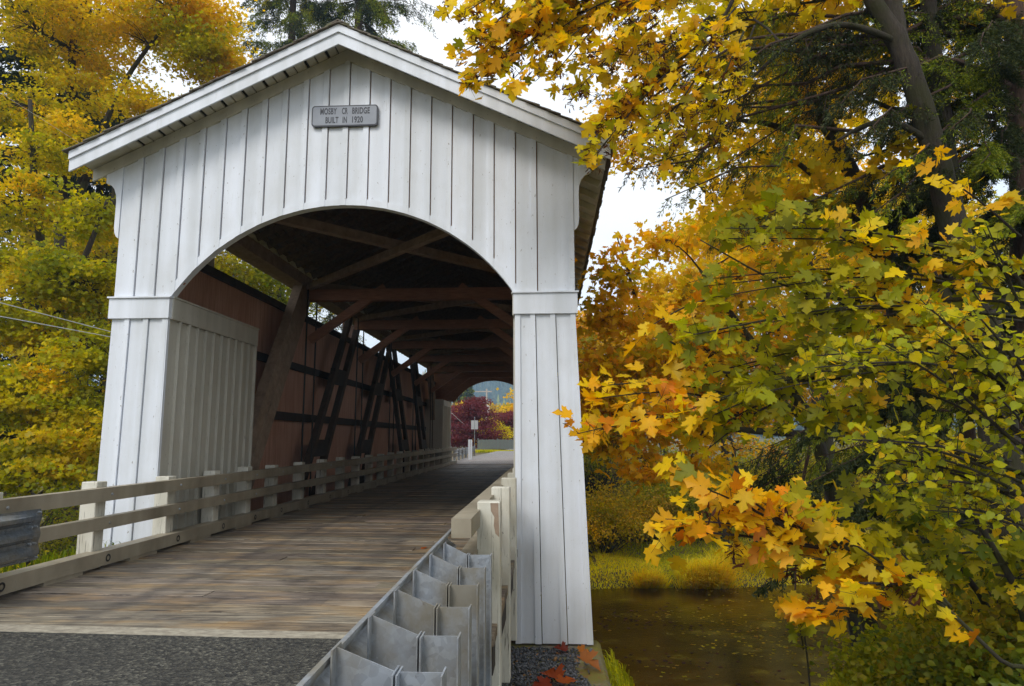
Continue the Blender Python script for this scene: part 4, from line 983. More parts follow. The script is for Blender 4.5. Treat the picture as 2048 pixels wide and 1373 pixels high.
# ---- far bank shrubs along the creek
FB = [(1195, 31.5, 4.6, 2.6, [('rust', 2), ('olive', 1), ('gold', 1)], "brownish golden shrub on the far bank right beside the white pillar"),
      (1275, 33, 5.0, 2.5, [('rust', 3), ('olive', 2)], "rusty shrub on the far bank above the flat grass"),
      (1345, 34, 4.2, 3.6, [('green', 2), ('lime', 2)], "leafy green shrub on the far bank behind the rusty one"),
      (1420, 33, 4.0, 3.0, [('green', 2), ('lime', 1), ('olive', 1)], "dark green shrub on the far bank behind the grass tussocks"),
      (1500, 35, 4.6, 4.2, [('lime', 2), ('green', 1), ('yellow', 1)], "lime green shrub at the bend of the far bank"),
      (1600, 36, 5.0, 3.4, [('green', 2), ('olive', 2), ('yellow', 1)], "olive shrub on the far bank under the hanging dark bough"),
      (1720, 37, 6.0, 4.2, [('yellow', 2), ('lime', 2), ('olive', 1)], "yellow shrub glowing across the water behind the foreground branches"),
      (1190, 36, 5.0, 4.6, [('lime', 1.5), ('green', 2), ('gold', 1)], "tall green and gold shrub rising behind the rusty bank shrubs"),
      (1850, 38, 6.5, 4.5, [('olive', 2), ('yellow', 1)], "wide olive shrub on the far bank at the right")]
for i, (px, d, w, h, mx_, lab) in enumerate(FB):
    bush("shrub", lab, "shrub", px, d, w, h, mx_, 0.13, 85, 85, 30+i, spread=0.42)
# far bank trees
def bgtree(px, d, htop, w, mix, lab, seed, name="maple_tree", lsize=0.28, nb=9, lpc=60, nc=20, barkm='bark_dark', zlo=0.25):
    b0 = G(px, d); H = htop; top = b0+np.array([random.uniform(-1, 1), 0, H])
    st = [([b0, b0+(top-b0)*0.35+np.array([random.uniform(-.4, .4), 0, 0]), b0+(top-b0)*0.7, top], [0.03*H*0.55, 0.022*H*0.5, 0.014*H*0.5, 0.03])]
    root = None; blobs = []
    for k in range(nb):
        f_ = zlo+(1-zlo)*(k+0.5)/nb; r = w*0.5*math.sin(math.pi*(0.2+0.72*f_))
        a = k*2.4+seed; c = b0+(top-b0)*f_+np.array([math.cos(a)*r*0.7, math.sin(a)*r*0.6, 0])
        blobs.append((c, r*0.75+0.5, H*0.09+0.4, nc))
    return blobs, st, b0
def bg(px, d, H, w, mix, lab, seed, lsize=0.26, nb=9, lpc=60, nc=20, shape=STAR, barkm='bark_dark', zlo=0.25, spread=0.5, cat="tree", name="maple_tree"):
    blobs, st, b0 = bgtree(px, d, H, w, mix, lab, seed, nb=nb, nc=nc, zlo=zlo)
    def inv(c):                                   # world point back to the (px,py,d) form broadleaf() takes
        v = c-CAM; return 1024+FPX*(v@AR)/(v@AF), 686.5-FPX*(v@AU)/(v@AF), v[1]
    bl_ = [inv(c)+(r, r, hz, nc) for c, r, hz, nc in blobs]
    return broadleaf(name, lab, cat, st, bl_, lsize, mix, shape=shape, lpc=lpc, spread=spread, seed=seed, cs=0.35, flat=0.35, barkm=barkm, limb_r=0.08)
bg(1215, 44, 9.0, 7, [('gold', 2), ('orange', 1), ('olive', 1)], "golden maple across the creek just right of the white pillar", 41, zlo=0.2)
bg(1330, 42, 11.0, 8, [('orange', 1.5), ('gold', 3), ('lime', 0.6)], "rounded orange maple across the creek behind the green shrub", 42)
bg(1450, 40, 14.0, 9, [('yellow', 3), ('gold', 2), ('olive', 1)], "broad yellow maple across the creek behind the twisted dark trunks", 43, nb=11)
bg(1590, 40, 17.0, 10, [('gold', 2), ('yellow', 3), ('lime', 1)], "tall yellow maple across the creek behind the mossy leaning trunk", 44, nb=12, nc=24)
bg(1740, 38, 18.0, 10, [('gold', 2), ('yellow', 3), ('lime', 1)], "tall golden maple across the creek behind the big grey trunk", 45, nb=12, nc=24)
bg(1900, 38, 18.0, 10, [('yellow', 2), ('olive', 2), ('lime', 1)], "tall olive and yellow maple across the creek near the right edge", 46, nb=12, nc=22)
bg(2080, 38, 16.0, 9, [('olive', 2), ('green', 1)], "dull green maple across the creek at the right frame edge", 47, nb=10)
b0 = G(1235, 56); conifer("fir_tree", "bluish green fir standing beyond the orange maple right of the bridge", b0, b0+np.array([0, 0, 10.0]), 0.3, bough_set(b0, (0.6, 9.6), 2.6, 44), mix=(('fir', 1), ('green', 2)), nsize=0.26, per=460, twl=0.9, width=0.22, hang=0.3)
b0 = G(1180, 64); conifer("fir_tree", "small fir beyond the creek close to the white pillar", b0, b0+np.array([0, 0, 7.4]), 0.25, bough_set(b0, (0.5, 7.0), 2.3, 36), mix=(('fir', 1), ('green', 3)), nsize=0.26, per=420, twl=0.9, width=0.22, hang=0.3)
# twisted dark trunks at the water's far side
for k, (pts, lab) in enumerate(((((1455, 1085), (1450, 1020), (1462, 960), (1448, 900), (1440, 860)), "twisted dark tree trunk standing on the far bank, left of its neighbour"),
                                (((1520, 1080), (1500, 1000), (1470, 930), (1462, 880), (1400, 850)), "crooked dark tree trunk leaning left on the far bank"))):
    dd = 29.5+k
    g0 = P(pts[0][0], pts[0][1], dd); g0[2] = gz(g0[0], g0[1])-0.1
    st = [([g0]+[P(x, y, dd) for x, y in pts[1:]], [0.13, 0.12, 0.10, 0.08, 0.05])]
    broadleaf("bare_tree", lab, "tree", st, [(1440+k*20, 870, dd, 1.6, 1.2, 0.7, 14), (1390+k*110, 900, dd, 1.0, 1, 0.5, 9)], 0.16, [('brown', 1), ('gold', 2), ('orange', 1)], shape=STAR, lpc=22, spread=0.35, seed=50+k, limb_r=0.04)

# ---- grasses on the banks
def grass(name, label, cx, cy, n, hgt, mixp, area, kind=None, cat="grass", lean=(0, -0.4), w=0.012, zf=None):
    x = cx+rng.normal(size=n)*area[0] if area[2] == 'n' else rng.uniform(cx-area[0], cx+area[0], n)
    y = cy+rng.normal(size=n)*area[1] if area[2] == 'n' else rng.uniform(cy-area[1], cy+area[1], n)
    z = height(x, y); ok = z > WZ-0.12; x, y, z = x[ok], y[ok], z[ok]; n = len(x)
    h_ = hgt*rng.uniform(0.4, 1.1, n); out = np.stack([x-cx, y-cy], 1)/max(area[0], 0.1)
    ld = (rng.normal(size=(n, 2))*0.35+np.array(lean)+out*0.35)*h_[:, None]
    b_ = np.stack([x, y, z-0.05], 1); m1 = b_+np.stack([ld[:, 0]*0.35, ld[:, 1]*0.35, h_*0.65], 1); t1 = b_+np.stack([ld[:, 0]*1.1, ld[:, 1]*1.1, h_*0.78], 1)
    a = rng.uniform(0, 3.14, n); wv = np.stack([np.cos(a), np.sin(a)*0.3, a*0], 1)*w
    V = np.stack([b_-wv, b_+wv, m1-wv*0.8, m1+wv*0.8, t1], 1).reshape(-1, 3)
    T = (np.array([[0, 1, 3], [0, 3, 2], [2, 3, 4]])[None]+(np.arange(n)*5)[:, None, None]).reshape(-1, 3)
    c = colours(b_, mixp, 77, 0.8, 0.3); o = fastmesh(name, V, T, np.repeat(c[:, None], 5, 1).reshape(-1, 3), M['leaf'])
    setp(o, label, cat, kind=kind); return o
PAL['straw'] = [(0.82, 0.72, 0.03), (0.72, 0.68, 0.03), (0.85, 0.68, 0.03)]
PAL['meadow'] = [(0.42, 0.46, 0.02), (0.54, 0.56, 0.02), (0.66, 0.62, 0.02)]
grass("bank_grass", "short yellow-green grass on the flat far bank of the creek", 9, 20.6, 100000, 0.20, [('meadow', 2), ('straw', 3)], (9.5, 5.0, 'u'), 'stuff', w=0.016, lean=(0.1, -0.5))
for px, d, s_, hh, lab in ((1300, 26.9, 0.42, 0.75, "yellow grass tussock left of the two big ones at the water's edge"), (1385, 27.1, 0.45, 0.85, "bright golden grass tussock bending over the water, left of the pair"),
                           (1428, 27.4, 0.42, 0.85, "bright golden grass tussock bending over the water, right of the pair"), (1480, 29.0, 0.7, 1.0, "tall pale grass clump on the far bank right of the tussocks")):
    q = P(px, 1150, d); x0 = q[0]; y0 = max(q[1], float(y_far(np.array([x0]))[0])-0.15)
    grass("grass_tussock", lab, x0, y0, 2600, hh, [('straw', 4), ('yellow', 2)], (s_*0.5, s_*0.5, 'n'), w=0.014, lean=(0.15, -0.7))
grass("bank_grass", "bright green grass and moss on the near bank at the bottom right", 7.9, 1.0, 70000, 0.26, [('lime', 2), ('meadow', 3), ('straw', 1)], (4.2, 3.2, 'u'), 'stuff', w=0.008, lean=(-0.2, -0.2))
grass("bank_grass", "rough olive undergrowth on the bank left of the bridge", -9, 3, 30000, 0.36, [("olive", 1), ("green", 3)], (6, 9, 'u'), 'stuff', w=0.014, lean=(0, -.2))
# floating leaves
n = 11000; fx = rng.uniform(-2, 26, n); fy = rng.uniform(-2, 19, n); ok = vnoise(np.stack([fx, fy*1.6, fx*0], 1), 0.5, 5) > rng.uniform(0.1, 1.0, n); fx, fy = fx[ok], fy[ok]; n = len(fx)
Cf = np.stack([fx, fy, np.full(n, WZ+0.006)], 1); nn_ = unit(rng.normal(size=(n, 3))*0.05+np.array([0, 0, 1]))
o = leaves("floating_leaves", Cf, rng.uniform(0.04, 0.14, n), colours(Cf, [('brown', 2), ('rust', 3), ('yellow', 1)], 9, 1)*0.8, STAR, M['leaf'], None, nrm=nn_, curl=0.02)
setp(o, "scattered brown and yellow leaves drifting on the dark creek", "leaves", kind='stuff')

# ---- right bank: big maple, leaning maple, fir
bm = G(2010, 10.2)
broadleaf("maple_tree", "big grey-barked maple with twin stems forking at the top right", "tree",
    [([bm, P(1975, 700, 9.8), P(1935, 560, 9.6), P(1893, 400, 9.4), P(1862, 280, 9.3), P(1822, 150, 9.2), P(1788, 70, 9.2), P(1735, -20, 9.2), P(1690, -160, 9.2), P(1650, -420, 9.2)],
      [0.28, 0.22, 0.20, 0.175, 0.16, 0.15, 0.14, 0.10, 0.08, 0.04]),
     ([P(1800, 95, 9.2), P(1788, 20, 9.3), P(1775, -80, 9.4), P(1790, -300, 9.6)], [0.13, 0.12, 0.10, 0.06]),
     ([P(1905, 440, 9.6), P(1885, 250, 9.9), P(1862, 80, 10), P(1850, -100, 10)], [0.15, 0.14, 0.12, 0.09]),
     ([P(1795, 85, 9.2), P(1740, 62, 9.0), P(1680, 50, 8.9), P(1620, 66, 8.8), P(1565, 100, 8.8), P(1480, 180, 8.6)], [0.05, 0.045, 0.042, 0.038, 0.03, 0.015]),
     ([P(1940, 610, 9.7), P(1897, 600, 9.8), P(1868, 555, 9.8), P(1848, 521, 9.8)], [0.10, 0.10, 0.09, 0.07]),
     ([P(1868, 290, 9.3), P(1800, 250, 9.2), P(1735, 250, 9.2), P(1675, 282, 9.2)], [0.05, 0.04, 0.035, 0.02])],
    [(1560, 40, 10, 1.0, 1.2, 0.5, 26), (1440, 30, 9.8, 0.9, 1, 0.4, 20), (1640, 20, 11, 1.0, 1.2, 0.4, 22), (1600, 180, 11.5, 1.2, 1.4, 0.6, 28), (1500, 130, 10.5, 0.9, 1, 0.5, 16), (1730, 160, 12, 1.0, 1.2, 0.8, 20),
     (1980, -60, 10, 1.6, 1.4, 0.6, 20), (1700, -120, 9.5, 1.6, 1.6, 0.6, 20), (1700, 330, 10.5, 0.9, 1, 0.5, 18)],
    0.22, [('olive', 1.6), ('yellow', 3), ('gold', 1.6)], shape=MAPLE, barkm='bark_grey', lpc=7, spread=0.22, seed=61, cs=0.9, flat=0.5, limb_r=0.035, twig_r=0.004)
ml = G(1850, 12.5)
broadleaf("maple_tree", "dark mossy maple leaning left behind the big grey trunk", "tree",
    [([ml, P(1800, 640, 12), P(1752, 470, 11.6), P(1700, 340, 11.4), P(1642, 230, 11.2), P(1590, 150, 11), P(1560, 90, 11), P(1530, -60, 11)], [0.22, 0.19, 0.155, 0.135, 0.12, 0.10, 0.08, 0.04]),
     ([P(1705, 345, 11.4), P(1640, 300, 11.2), P(1560, 255, 11), P(1475, 240, 10.8)], [0.07, 0.06, 0.05, 0.03]),
     ([P(1760, 480, 11.6), P(1690, 420, 11), P(1600, 330, 10.8), P(1500, 300, 10.6)], [0.06, 0.05, 0.04, 0.02])],
    [(1600, 340, 12.5, 1.0, 1, 0.5, 18), (1540, 260, 11.5, 1.0, 1, 0.5, 24), (1700, 220, 13.5, 1.0, 1.2, 0.7, 18), (1450, 330, 11, 0.9, 1, 0.4, 20), (1500, 420, 11, 1.0, 1, 0.4, 24), (1610, 440, 11, 0.9, 1, 0.4, 18), (1800, 360, 13.5, 0.7, 1.2, 0.6, 8),
     (1530, 160, 12, 1.0, 1, 0.5, 20)],
    0.21, [('yellow', 3), ('gold', 2), ('olive', 1.4)], shape=MAPLE_M, lpc=8, spread=0.24, seed=62, cs=0.8, flat=0.5, limb_r=0.03, twig_r=0.004)
mb_ = np.array([11.5, 9.5, gz(11.5, 9.5)-0.2])
broadleaf("maple_tree", "tall fine-leaved golden maple behind the dark fir boughs in the upper right", "tree",
    [([mb_, P(1640, 820, 19.5), P(1620, 560, 19.5), P(1560, 300, 19.5), P(1540, 60, 19.5), P(1530, -200, 19.5)], [0.24, 0.21, 0.17, 0.12, 0.08, 0.03]),
     ([P(1630, 640, 19.5), P(1720, 420, 19.5), P(1790, 180, 19.5), P(1830, -40, 19.5)], [0.13, 0.10, 0.07, 0.03]),
     ([P(1625, 600, 19.5), P(1480, 460, 19.2), P(1360, 330, 19), P(1250, 260, 19)], [0.10, 0.07, 0.05, 0.02])],
    [(1320, 200, 19, 1.2, 1.2, 0.8, 16), (1230, 230, 19, 0.9, 1, 0.6, 12), (1400, 320, 19, 1.3, 1.3, 0.9, 26), (1480, 180, 19.5, 1.4, 1.4, 1.0, 28), (1500, 420, 19, 1.5, 1.3, 1.0, 34), (1620, 300, 20, 1.6, 1.5, 1.1, 36), (1600, 80, 20, 1.6, 1.5, 1.0, 30), (1740, 120, 20, 1.5, 1.5, 1.1, 28),
     (1740, 420, 20, 1.6, 1.5, 1.0, 30), (1880, 250, 20, 1.6, 1.5, 1.2, 24), (1950, 60, 20, 1.5, 1.5, 1.0, 20), (1400, 40, 19.5, 1.3, 1.3, 0.8, 18), (1620, 520, 19, 1.5, 1.3, 0.9, 30), (1400, 470, 18.8, 1.1, 1.1, 0.6, 20), (1860, 480, 20, 1.4, 1.3, 0.9, 20), (1290, 90, 19, 0.8, 0.8, 0.5, 14), (1210, 310, 19, 0.7, 1, 0.4, 12), (1300, 300, 19, 1.0, 1, 0.6, 18), (1210, 120, 19.5, 0.9, 1, 0.5, 10)],
    0.155, [('olive', 1), ('yellow', 3), ('gold', 2.4)], shape=STAR, lpc=40, spread=0.34, seed=64, cs=0.6, flat=0.4, limb_r=0.05)
# medium orange maple overhanging the creek (leaves about 24 px)
mo = G(1640, 19.5); mo[2] = max(mo[2], -3.9)
mo = np.array([9.9, 4.3, gz(9.9, 4.3)-0.1])
broadleaf("maple_tree", "orange and yellow maple overhanging the creek between the portal and the foreground branches", "tree",
    [([mo, P(1640, 900, 14.2), P(1560, 760, 14), P(1470, 640, 14), P(1400, 540, 14)], [0.16, 0.14, 0.11, 0.07, 0.03]),
     ([P(1600, 830, 14.1), P(1480, 760, 13.8), P(1360, 700, 13.6), P(1285, 630, 13.4), P(1250, 520, 13.4), P(1232, 470, 13.4)], [0.09, 0.075, 0.055, 0.035, 0.02, 0.008]),
     ([P(1620, 870, 14.1), P(1480, 860, 13.6), P(1340, 850, 13.3), P(1240, 830, 13.2)], [0.08, 0.06, 0.04, 0.02])],
    [(1240, 540, 13.4, 0.45, 0.4, 0.6, 22), (1215, 640, 13.4, 0.42, 0.5, 0.4, 24), (1190, 760, 13.2, 0.3, 0.5, 0.4, 18), (1185, 850, 13.2, 0.25, 0.5, 0.35, 14), (1330, 480, 14, 0.6, 0.6, 0.4, 14), (1300, 640, 13.4, 0.6, 0.6, 0.35, 20), (1390, 600, 14, 0.8, 0.8, 0.5, 30), (1250, 720, 13.2, 0.6, 0.6, 0.35, 24), (1480, 560, 14.5, 0.9, 0.8, 0.6, 34),
     (1330, 740, 13.6, 0.7, 0.6, 0.4, 30), (1420, 700, 14, 0.8, 0.7, 0.5, 34), (1230, 800, 13.2, 0.6, 0.6, 0.3, 26), (1560, 660, 14.5, 0.8, 0.7, 0.6, 26), (1320, 850, 13.4, 0.7, 0.6, 0.35, 30), (1230, 880, 13.2, 0.55, 0.6, 0.3, 20), (1430, 820, 14, 0.8, 0.6, 0.4, 26),
     (1290, 930, 13.4, 0.5, 0.6, 0.3, 16), (1380, 930, 13.8, 0.6, 0.6, 0.3, 12), (1550, 800, 14.2, 0.8, 0.7, 0.4, 20), (1560, 480, 14.5, 0.9, 0.8, 0.6, 26)],
    0.165, [('lime', 1.2), ('gold', 3), ('orange', 1.8), ('yellow', 2.2), ('brown', 0.25)], shape=MAPLE_M, lpc=16, spread=0.22, seed=63, cs=1.1, flat=0.55, limb_r=0.022, twig_r=0.004)
# fir at the far right with long boughs across the upper right
bf = G(2062, 10.8)
bgs = []
TR = [P(2062, 640, 10.8), P(2055, 420, 10.8), P(2040, 240, 10.8), P(2030, 60, 10.8), P(2020, -200, 10.8), P(2010, -600, 10.8)]
def trunk_at(py): return P(2030+(py-60)*0.06, py, 10.8)
for (sy, ex, ey, ed) in ((180, 1150, 110, 8.4), (60, 1190, 190, 8.2), (150, 1250, 260, 8.0), (-120, 1230, 60, 8.4), (120, 1260, 340, 8.4), (-60, 1420, 180, 8.0), (10, 1330, 290, 8.2), (230, 1330, 400, 8.4), (100, 1300, 180, 8.3), (180, 1380, 130, 8.3), (120, 1450, 330, 9.6), (-40, 1560, 200, 9.4),
                         (60, 1640, 180, 9.8), (200, 1780, 260, 9.6), (290, 1600, 420, 10.4), (330, 1830, 400, 10.0), (420, 1800, 560, 10.4), (150, 1900, 160, 9.6), (60, 1860, 20, 10), (420, 1930, 460, 10), (520, 1780, 640, 10.8), (600, 1640, 680, 11.2), (560, 1900, 660, 10),
                         (250, 1960, 330, 9.2), (-80, 1750, 80, 10), (640, 1560, 760, 11.5), (700, 1520, 900, 12), (740, 1480, 930, 12.2), (760, 1600, 960, 11.5), (350, 1420, 480, 11), (100, 2000, 120, 9), (380, 2040, 420, 9), (170, 1700, 300, 8.4), (100, 1680, 210, 8.5), (240, 1760, 360, 8.5), (300, 1740, 430, 8.6), (60, 1290, 120, 9.2), (-20, 1350, 60, 9.0), (130, 1180, 270, 9.0), (200, 1290, 330, 9.2), (20, 1500, 140, 8.6), (330, 1480, 450, 9.6), (-100, 1620, 90, 8.8), (40, 1960, 90, 8.6), (180, 1900, 260, 8.6)):
    bgs.append((trunk_at(sy), P(ex, ey, ed)))
conifer("fir_tree", "dark fir at the right edge whose long drooping boughs cross the upper right", bf, TR[-1], 0.30, bgs, mix=(('fir', 4), ('green', 1.4)), nsize=0.062, per=16000, twl=0.60, width=0.10, hang=0.65, trunk_pts=[bf]+TR)
b0 = G(1640, 17.5); 
dk_b = [(P(1600+k*3, 900+k*22, 13.0), P(1500+random.uniform(-30, 60), 960+k*22, 12.4)) for k in range(3)]+[(P(1600, 1000+k*34, 12.2), P(1570+random.choice((-55, 55)), 1040+k*34, 12)) for k in range(5)]
conifer("hemlock_sapling", "small dark drooping hemlock hanging over the water behind the orange leaves", np.array(P(1640, 700, 13)), P(1600, 1200, 12), 0.05, dk_b, mix=(('fir', 1),), nsize=0.08, per=700, twl=0.4, width=0.14, hang=0.9, trunk_pts=[P(1700, 660, 12.6), P(1640, 820, 12.6), P(1600, 1000, 12.3), P(1590, 1190, 12)])

b1_ = np.array([9.9, 1.4, gz(9.9, 1.4)-0.2])
hb = [(np.array([9.8, 1.4, P(1900, y_, 11.4)[2]]), P(x_, y2, 10.9)) for y_, x_, y2 in ((380, 1720, 470), (430, 1800, 540), (500, 1690, 600), (560, 1760, 680), (640, 1660, 720), (620, 1850, 720), (700, 1720, 800), (760, 1600, 880), (820, 1680, 930), (880, 1560, 1000), (900, 1720, 1010), (960, 1600, 1080), (1000, 1820, 1100), (420, 2000, 520), (600, 2040, 660), (760, 2030, 860))]
conifer("hemlock_tree", "very dark hemlock standing in the thicket behind the olive foreground leaves", b1_, (9.6, 1.4, P(1900, 250, 11.4)[2]), 0.16, hb, mix=(('fir', 1),), nsize=0.075, per=16000, twl=0.62, width=0.11, hang=0.6)
# ---- foreground boughs with big leaves
def spray_tree(name, label, cat, stems, sprays, lsize, mix, seed, shape=MAPLE, barkm='bark_dark', seeds=0, cs=1.4, twig_every=0.13, tl=(0.12, 0.42), nl=(2, 4), flatz=0.35):
    """stems: [(points, radii)]; sprays: [(points, density, mix or None)] thin leafy branches rooted on a stem"""
    base = np.array(stems[0][0][0]); root = empty(name, base, label, cat); st = MB(); tw = MB(); LC, LM, LT = [], [], []; SD = []
    for pts, rad in stems:
        p_, r_ = smooth_path(pts, rad); st.tube([p-base for p in p_], r_, 9)
    allc = []
    for (pts, dens, mx2) in sprays:
        p_, r_ = smooth_path(pts, list(np.linspace(0.016, 0.004, len(pts))), 6); p_ = np.array(p_); tw.tube([p-base for p in p_], r_, 6)
        seg = np.linalg.norm(np.diff(p_, axis=0), axis=1); cum = np.concatenate([[0], np.cumsum(seg)]); Lt = cum[-1]; s = 0.12*Lt; sg = 1; cs_ = []
        while s < Lt:
            i = min(len(seg)-1, int(np.searchsorted(cum, s))-1); i = max(i, 0); q = p_[i]+(p_[i+1]-p_[i])*((s-cum[i])/seg[i]); ax = unit(p_[i+1]-p_[i])
            side = unit(np.cross(ax, (0, 0, 1))+rng.normal(size=3)*0.35)*sg; sg = -sg
            up_ = np.array([0, 0, rng.normal()*flatz+0.02]); l_ = random.uniform(*tl)*(1.1-0.5*s/Lt)
            e = q+unit(ax*0.6+side*random.uniform(0.5, 1.1)+up_)*l_; tw.tube([q-base, (q+e)/2+np.array([0, 0, 0.01])-base, e-base], [0.004, 0.003, 0.002], 4, cap=False)
            for k in range(random.randint(*nl)):
                f_ = random.uniform(0.35, 1.1); pt = q+(e-q)*f_+rng.normal(size=3)*0.07; cs_.append(pt)
                pc = q+(e-q)*min(f_, 1)
                tw.tube([pc-base, pt-base], [0.0022, 0.0014], 3, cap=False)
                dd_ = unit(ax*0.5+side*0.5+rng.normal(size=3)*0.5+np.array([0, 0, -0.5])); LT.append(dd_)
            if seeds and random.random() < seeds: SD.append(e+rng.normal(size=3)*0.05-np.array([0, 0, 0.06]))
            s += twig_every*random.uniform(0.6, 1.4)/dens
        cs_.append(p_[-1]); LT.append(unit(p_[-1]-p_[-2])); cs_ = np.array(cs_)
        mxx = mx2 or mix
        cc = colours(cs_, mxx, seed, cs, 0.2); allc.append((cs_, cc))
    C = np.concatenate([a for a, _ in allc]); K = np.concatenate([b for _, b in allc]); T_ = np.array(LT)
    st.build("trunk" if cat == "tree" else "stems", M[barkm], root, True); tw.build("branches", M[barkm], root, True)
    nrm = unit(rng.normal(size=(len(C), 3))*0.55+np.array([-0.12, -0.45, 0.62]))
    leaves("crown", C-base, lsize*rng.uniform(0.55, 1.2, len(C)), K, shape, M['leaf'], root, nrm=nrm, tip=T_, curl=0.22)
    if SD:
        SD = np.array(SD); idx = np.repeat(np.arange(len(SD)), 16); sp = SD[idx]+rng.normal(size=(len(idx), 3))*0.045
        leaves("seed_clusters", sp-base, 0.085*rng.uniform(0.7, 1.2, len(sp)), colours(sp, [('brown', 1)], 4, 2), np.array([(0, -0.5), (0.13, 0.1), (0.08, 0.5), (-0.08, 0.5), (-0.1, 0.1)]), M['leaf'], root, droop=1.2)
    return root
# upper branch cluster: limb entering from the top, tips pointing left over the roof
def spr(a, b, d1, d2, n=1, dens=1.0, fan=60, mixo=None, mid=0.06):
    out = []
    for k in range(n):
        x0, y0 = a; x1, y1 = b; x1 += random.uniform(-fan, fan)*0.6; y1 += random.uniform(-fan, fan); d_ = d2+random.uniform(-0.4, 0.4)
        x0 += random.uniform(-12, 12); y0 += random.uniform(-12, 12)
        m_ = P((x0+x1)/2, (y0+y1)/2-(x0-x1)*mid, (d1+d_)/2)
        out.append(([P(x0, y0, d1), m_, P(x1, y1, d_)], dens, mixo))
    return out
Ymix = [('olive', 1), ('yellow', 2.6), ('gold', 2.4)]
sp_ = []
for (a, b, n, f_) in (((1160, -90), (925, 25), 3, 18), ((1180, -60), (955, 80), 3, 22), ((1200, -20), (930, 165), 3, 14), ((1210, 10), (1010, 140), 3, 26), ((1250, -80), (1060, 40), 4, 40), ((1280, -20), (1110, 120), 4, 40), ((1400, -60), (1220, 60), 4, 50),
                      ((1180, 0), (905, 112), 1, 4), ((1500, 0), (1350, 190), 1, 20), ((1420, 60), (1180, 320), 2, 10), ((1440, 80), (1300, 250), 1, 30), ((1500, 60), (1400, 260), 2, 50), ((1430, 40), (1230, 200), 2, 20), ((1380, 120), (1190, 250), 2, 24), ((1400, 160), (1260, 320), 1, 24), ((1420, 200), (1340, 360), 1, 30), ((1320, 40), (1150, 180), 2, 24)):
    sp_ += spr(a, b, 8.2, 7.8, n, 0.8, f_, Ymix)
# its trunk stands right of the viewer; the limb arches over the guardrail side
tb0 = np.array([8.6, -3.2, gz(8.6, -3.2)-0.2])
spray_tree("maple_tree", "maple whose yellow leaves and brown seed clusters hang over the roof's right slope", "tree",
    [([tb0, (9.4, -3.0, 3.0), (9.2, -2.8, 6.0), P(1900, -330, 7.9), P(1500, -170, 8.1), P(1150, -110, 8.2)], [0.16, 0.14, 0.11, 0.08, 0.05, 0.02]),
     ([P(1500, -170, 8.1), P(1480, -40, 8.1), P(1440, 50, 8.2), P(1400, 110, 8.2)], [0.04, 0.03, 0.022, 0.01])],
    sp_, 0.175, Ymix, 71, seeds=0.55, nl=(2, 5), tl=(0.1, 0.36))
# middle: olive-green leaves coming from the right
Omix = [('olive', 3), ('lime', 1.8), ('yellow', 1.0), ('gold', 0.7)]
sp_ = []
for (a, b, n, f_, mm) in (((2060, 560), (1480, 480), 3, 40, None), ((2060, 600), (1420, 560), 3, 40, None), ((2080, 640), (1380, 650), 3, 40, None), ((2080, 680), (1350, 740), 2, 36, None), ((1800, 540), (1540, 390), 2, 40, [('olive', 2), ('gold', 2), ('yellow', 1)]),
                          ((2100, 560), (1700, 470), 1, 30, None), ((1960, 640), (1600, 600), 2, 40, None), ((2000, 700), (1660, 700), 3, 40, None), ((2050, 760), (1500, 800), 3, 36, None), ((1700, 760), (1330, 830), 2, 20, [('olive', 2), ('yellow', 1)]),
                          ((2040, 480), (1850, 330), 1, 10, [('gold', 1)]), ((2080, 560), (1830, 470), 1, 20, [('gold', 1), ('olive', 2)]), ((1500, 830), (1170, 870), 3, 26, [('orange', 3), ('gold', 2)]), ((1480, 800), (1190, 790), 2, 22, [('orange', 1), ('gold', 3)]), ((1600, 790), (1400, 870), 3, 30, None),
                          ((1800, 800), (1560, 860), 3, 30, None), ((1450, 600), (1290, 665), 1, 10, [('orange', 1), ('gold', 1)])):
    sp_ += spr(a, b, 6.9, 6.5, n, 0.72, f_*1.25, mm)
t2 = np.array([8.4, -4.3, gz(8.4, -4.3)-0.2])
spray_tree("maple_tree", "young maple in the right foreground with large olive and orange leaves at mid height", "tree",
    [([t2, (8.2, -4.1, 0.0), (8.0, -3.6, 1.6), P(2080, 620, 6.8), P(2000, 520, 6.8)], [0.07, 0.06, 0.05, 0.035, 0.015]),
     ([(8.0, -3.6, 1.6), P(2060, 720, 6.9), P(1900, 700, 6.9), P(1700, 720, 6.8), P(1500, 790, 6.7)], [0.04, 0.032, 0.026, 0.018, 0.01]),
     ([(8.0, -3.6, 1.6), P(2050, 620, 6.9), P(1850, 600, 6.9), P(1620, 590, 6.9), P(1400, 480, 6.8)], [0.035, 0.03, 0.02, 0.014, 0.006])],
    sp_, 0.165, Omix, 72, nl=(2, 4), tl=(0.1, 0.42), cs=1.0)
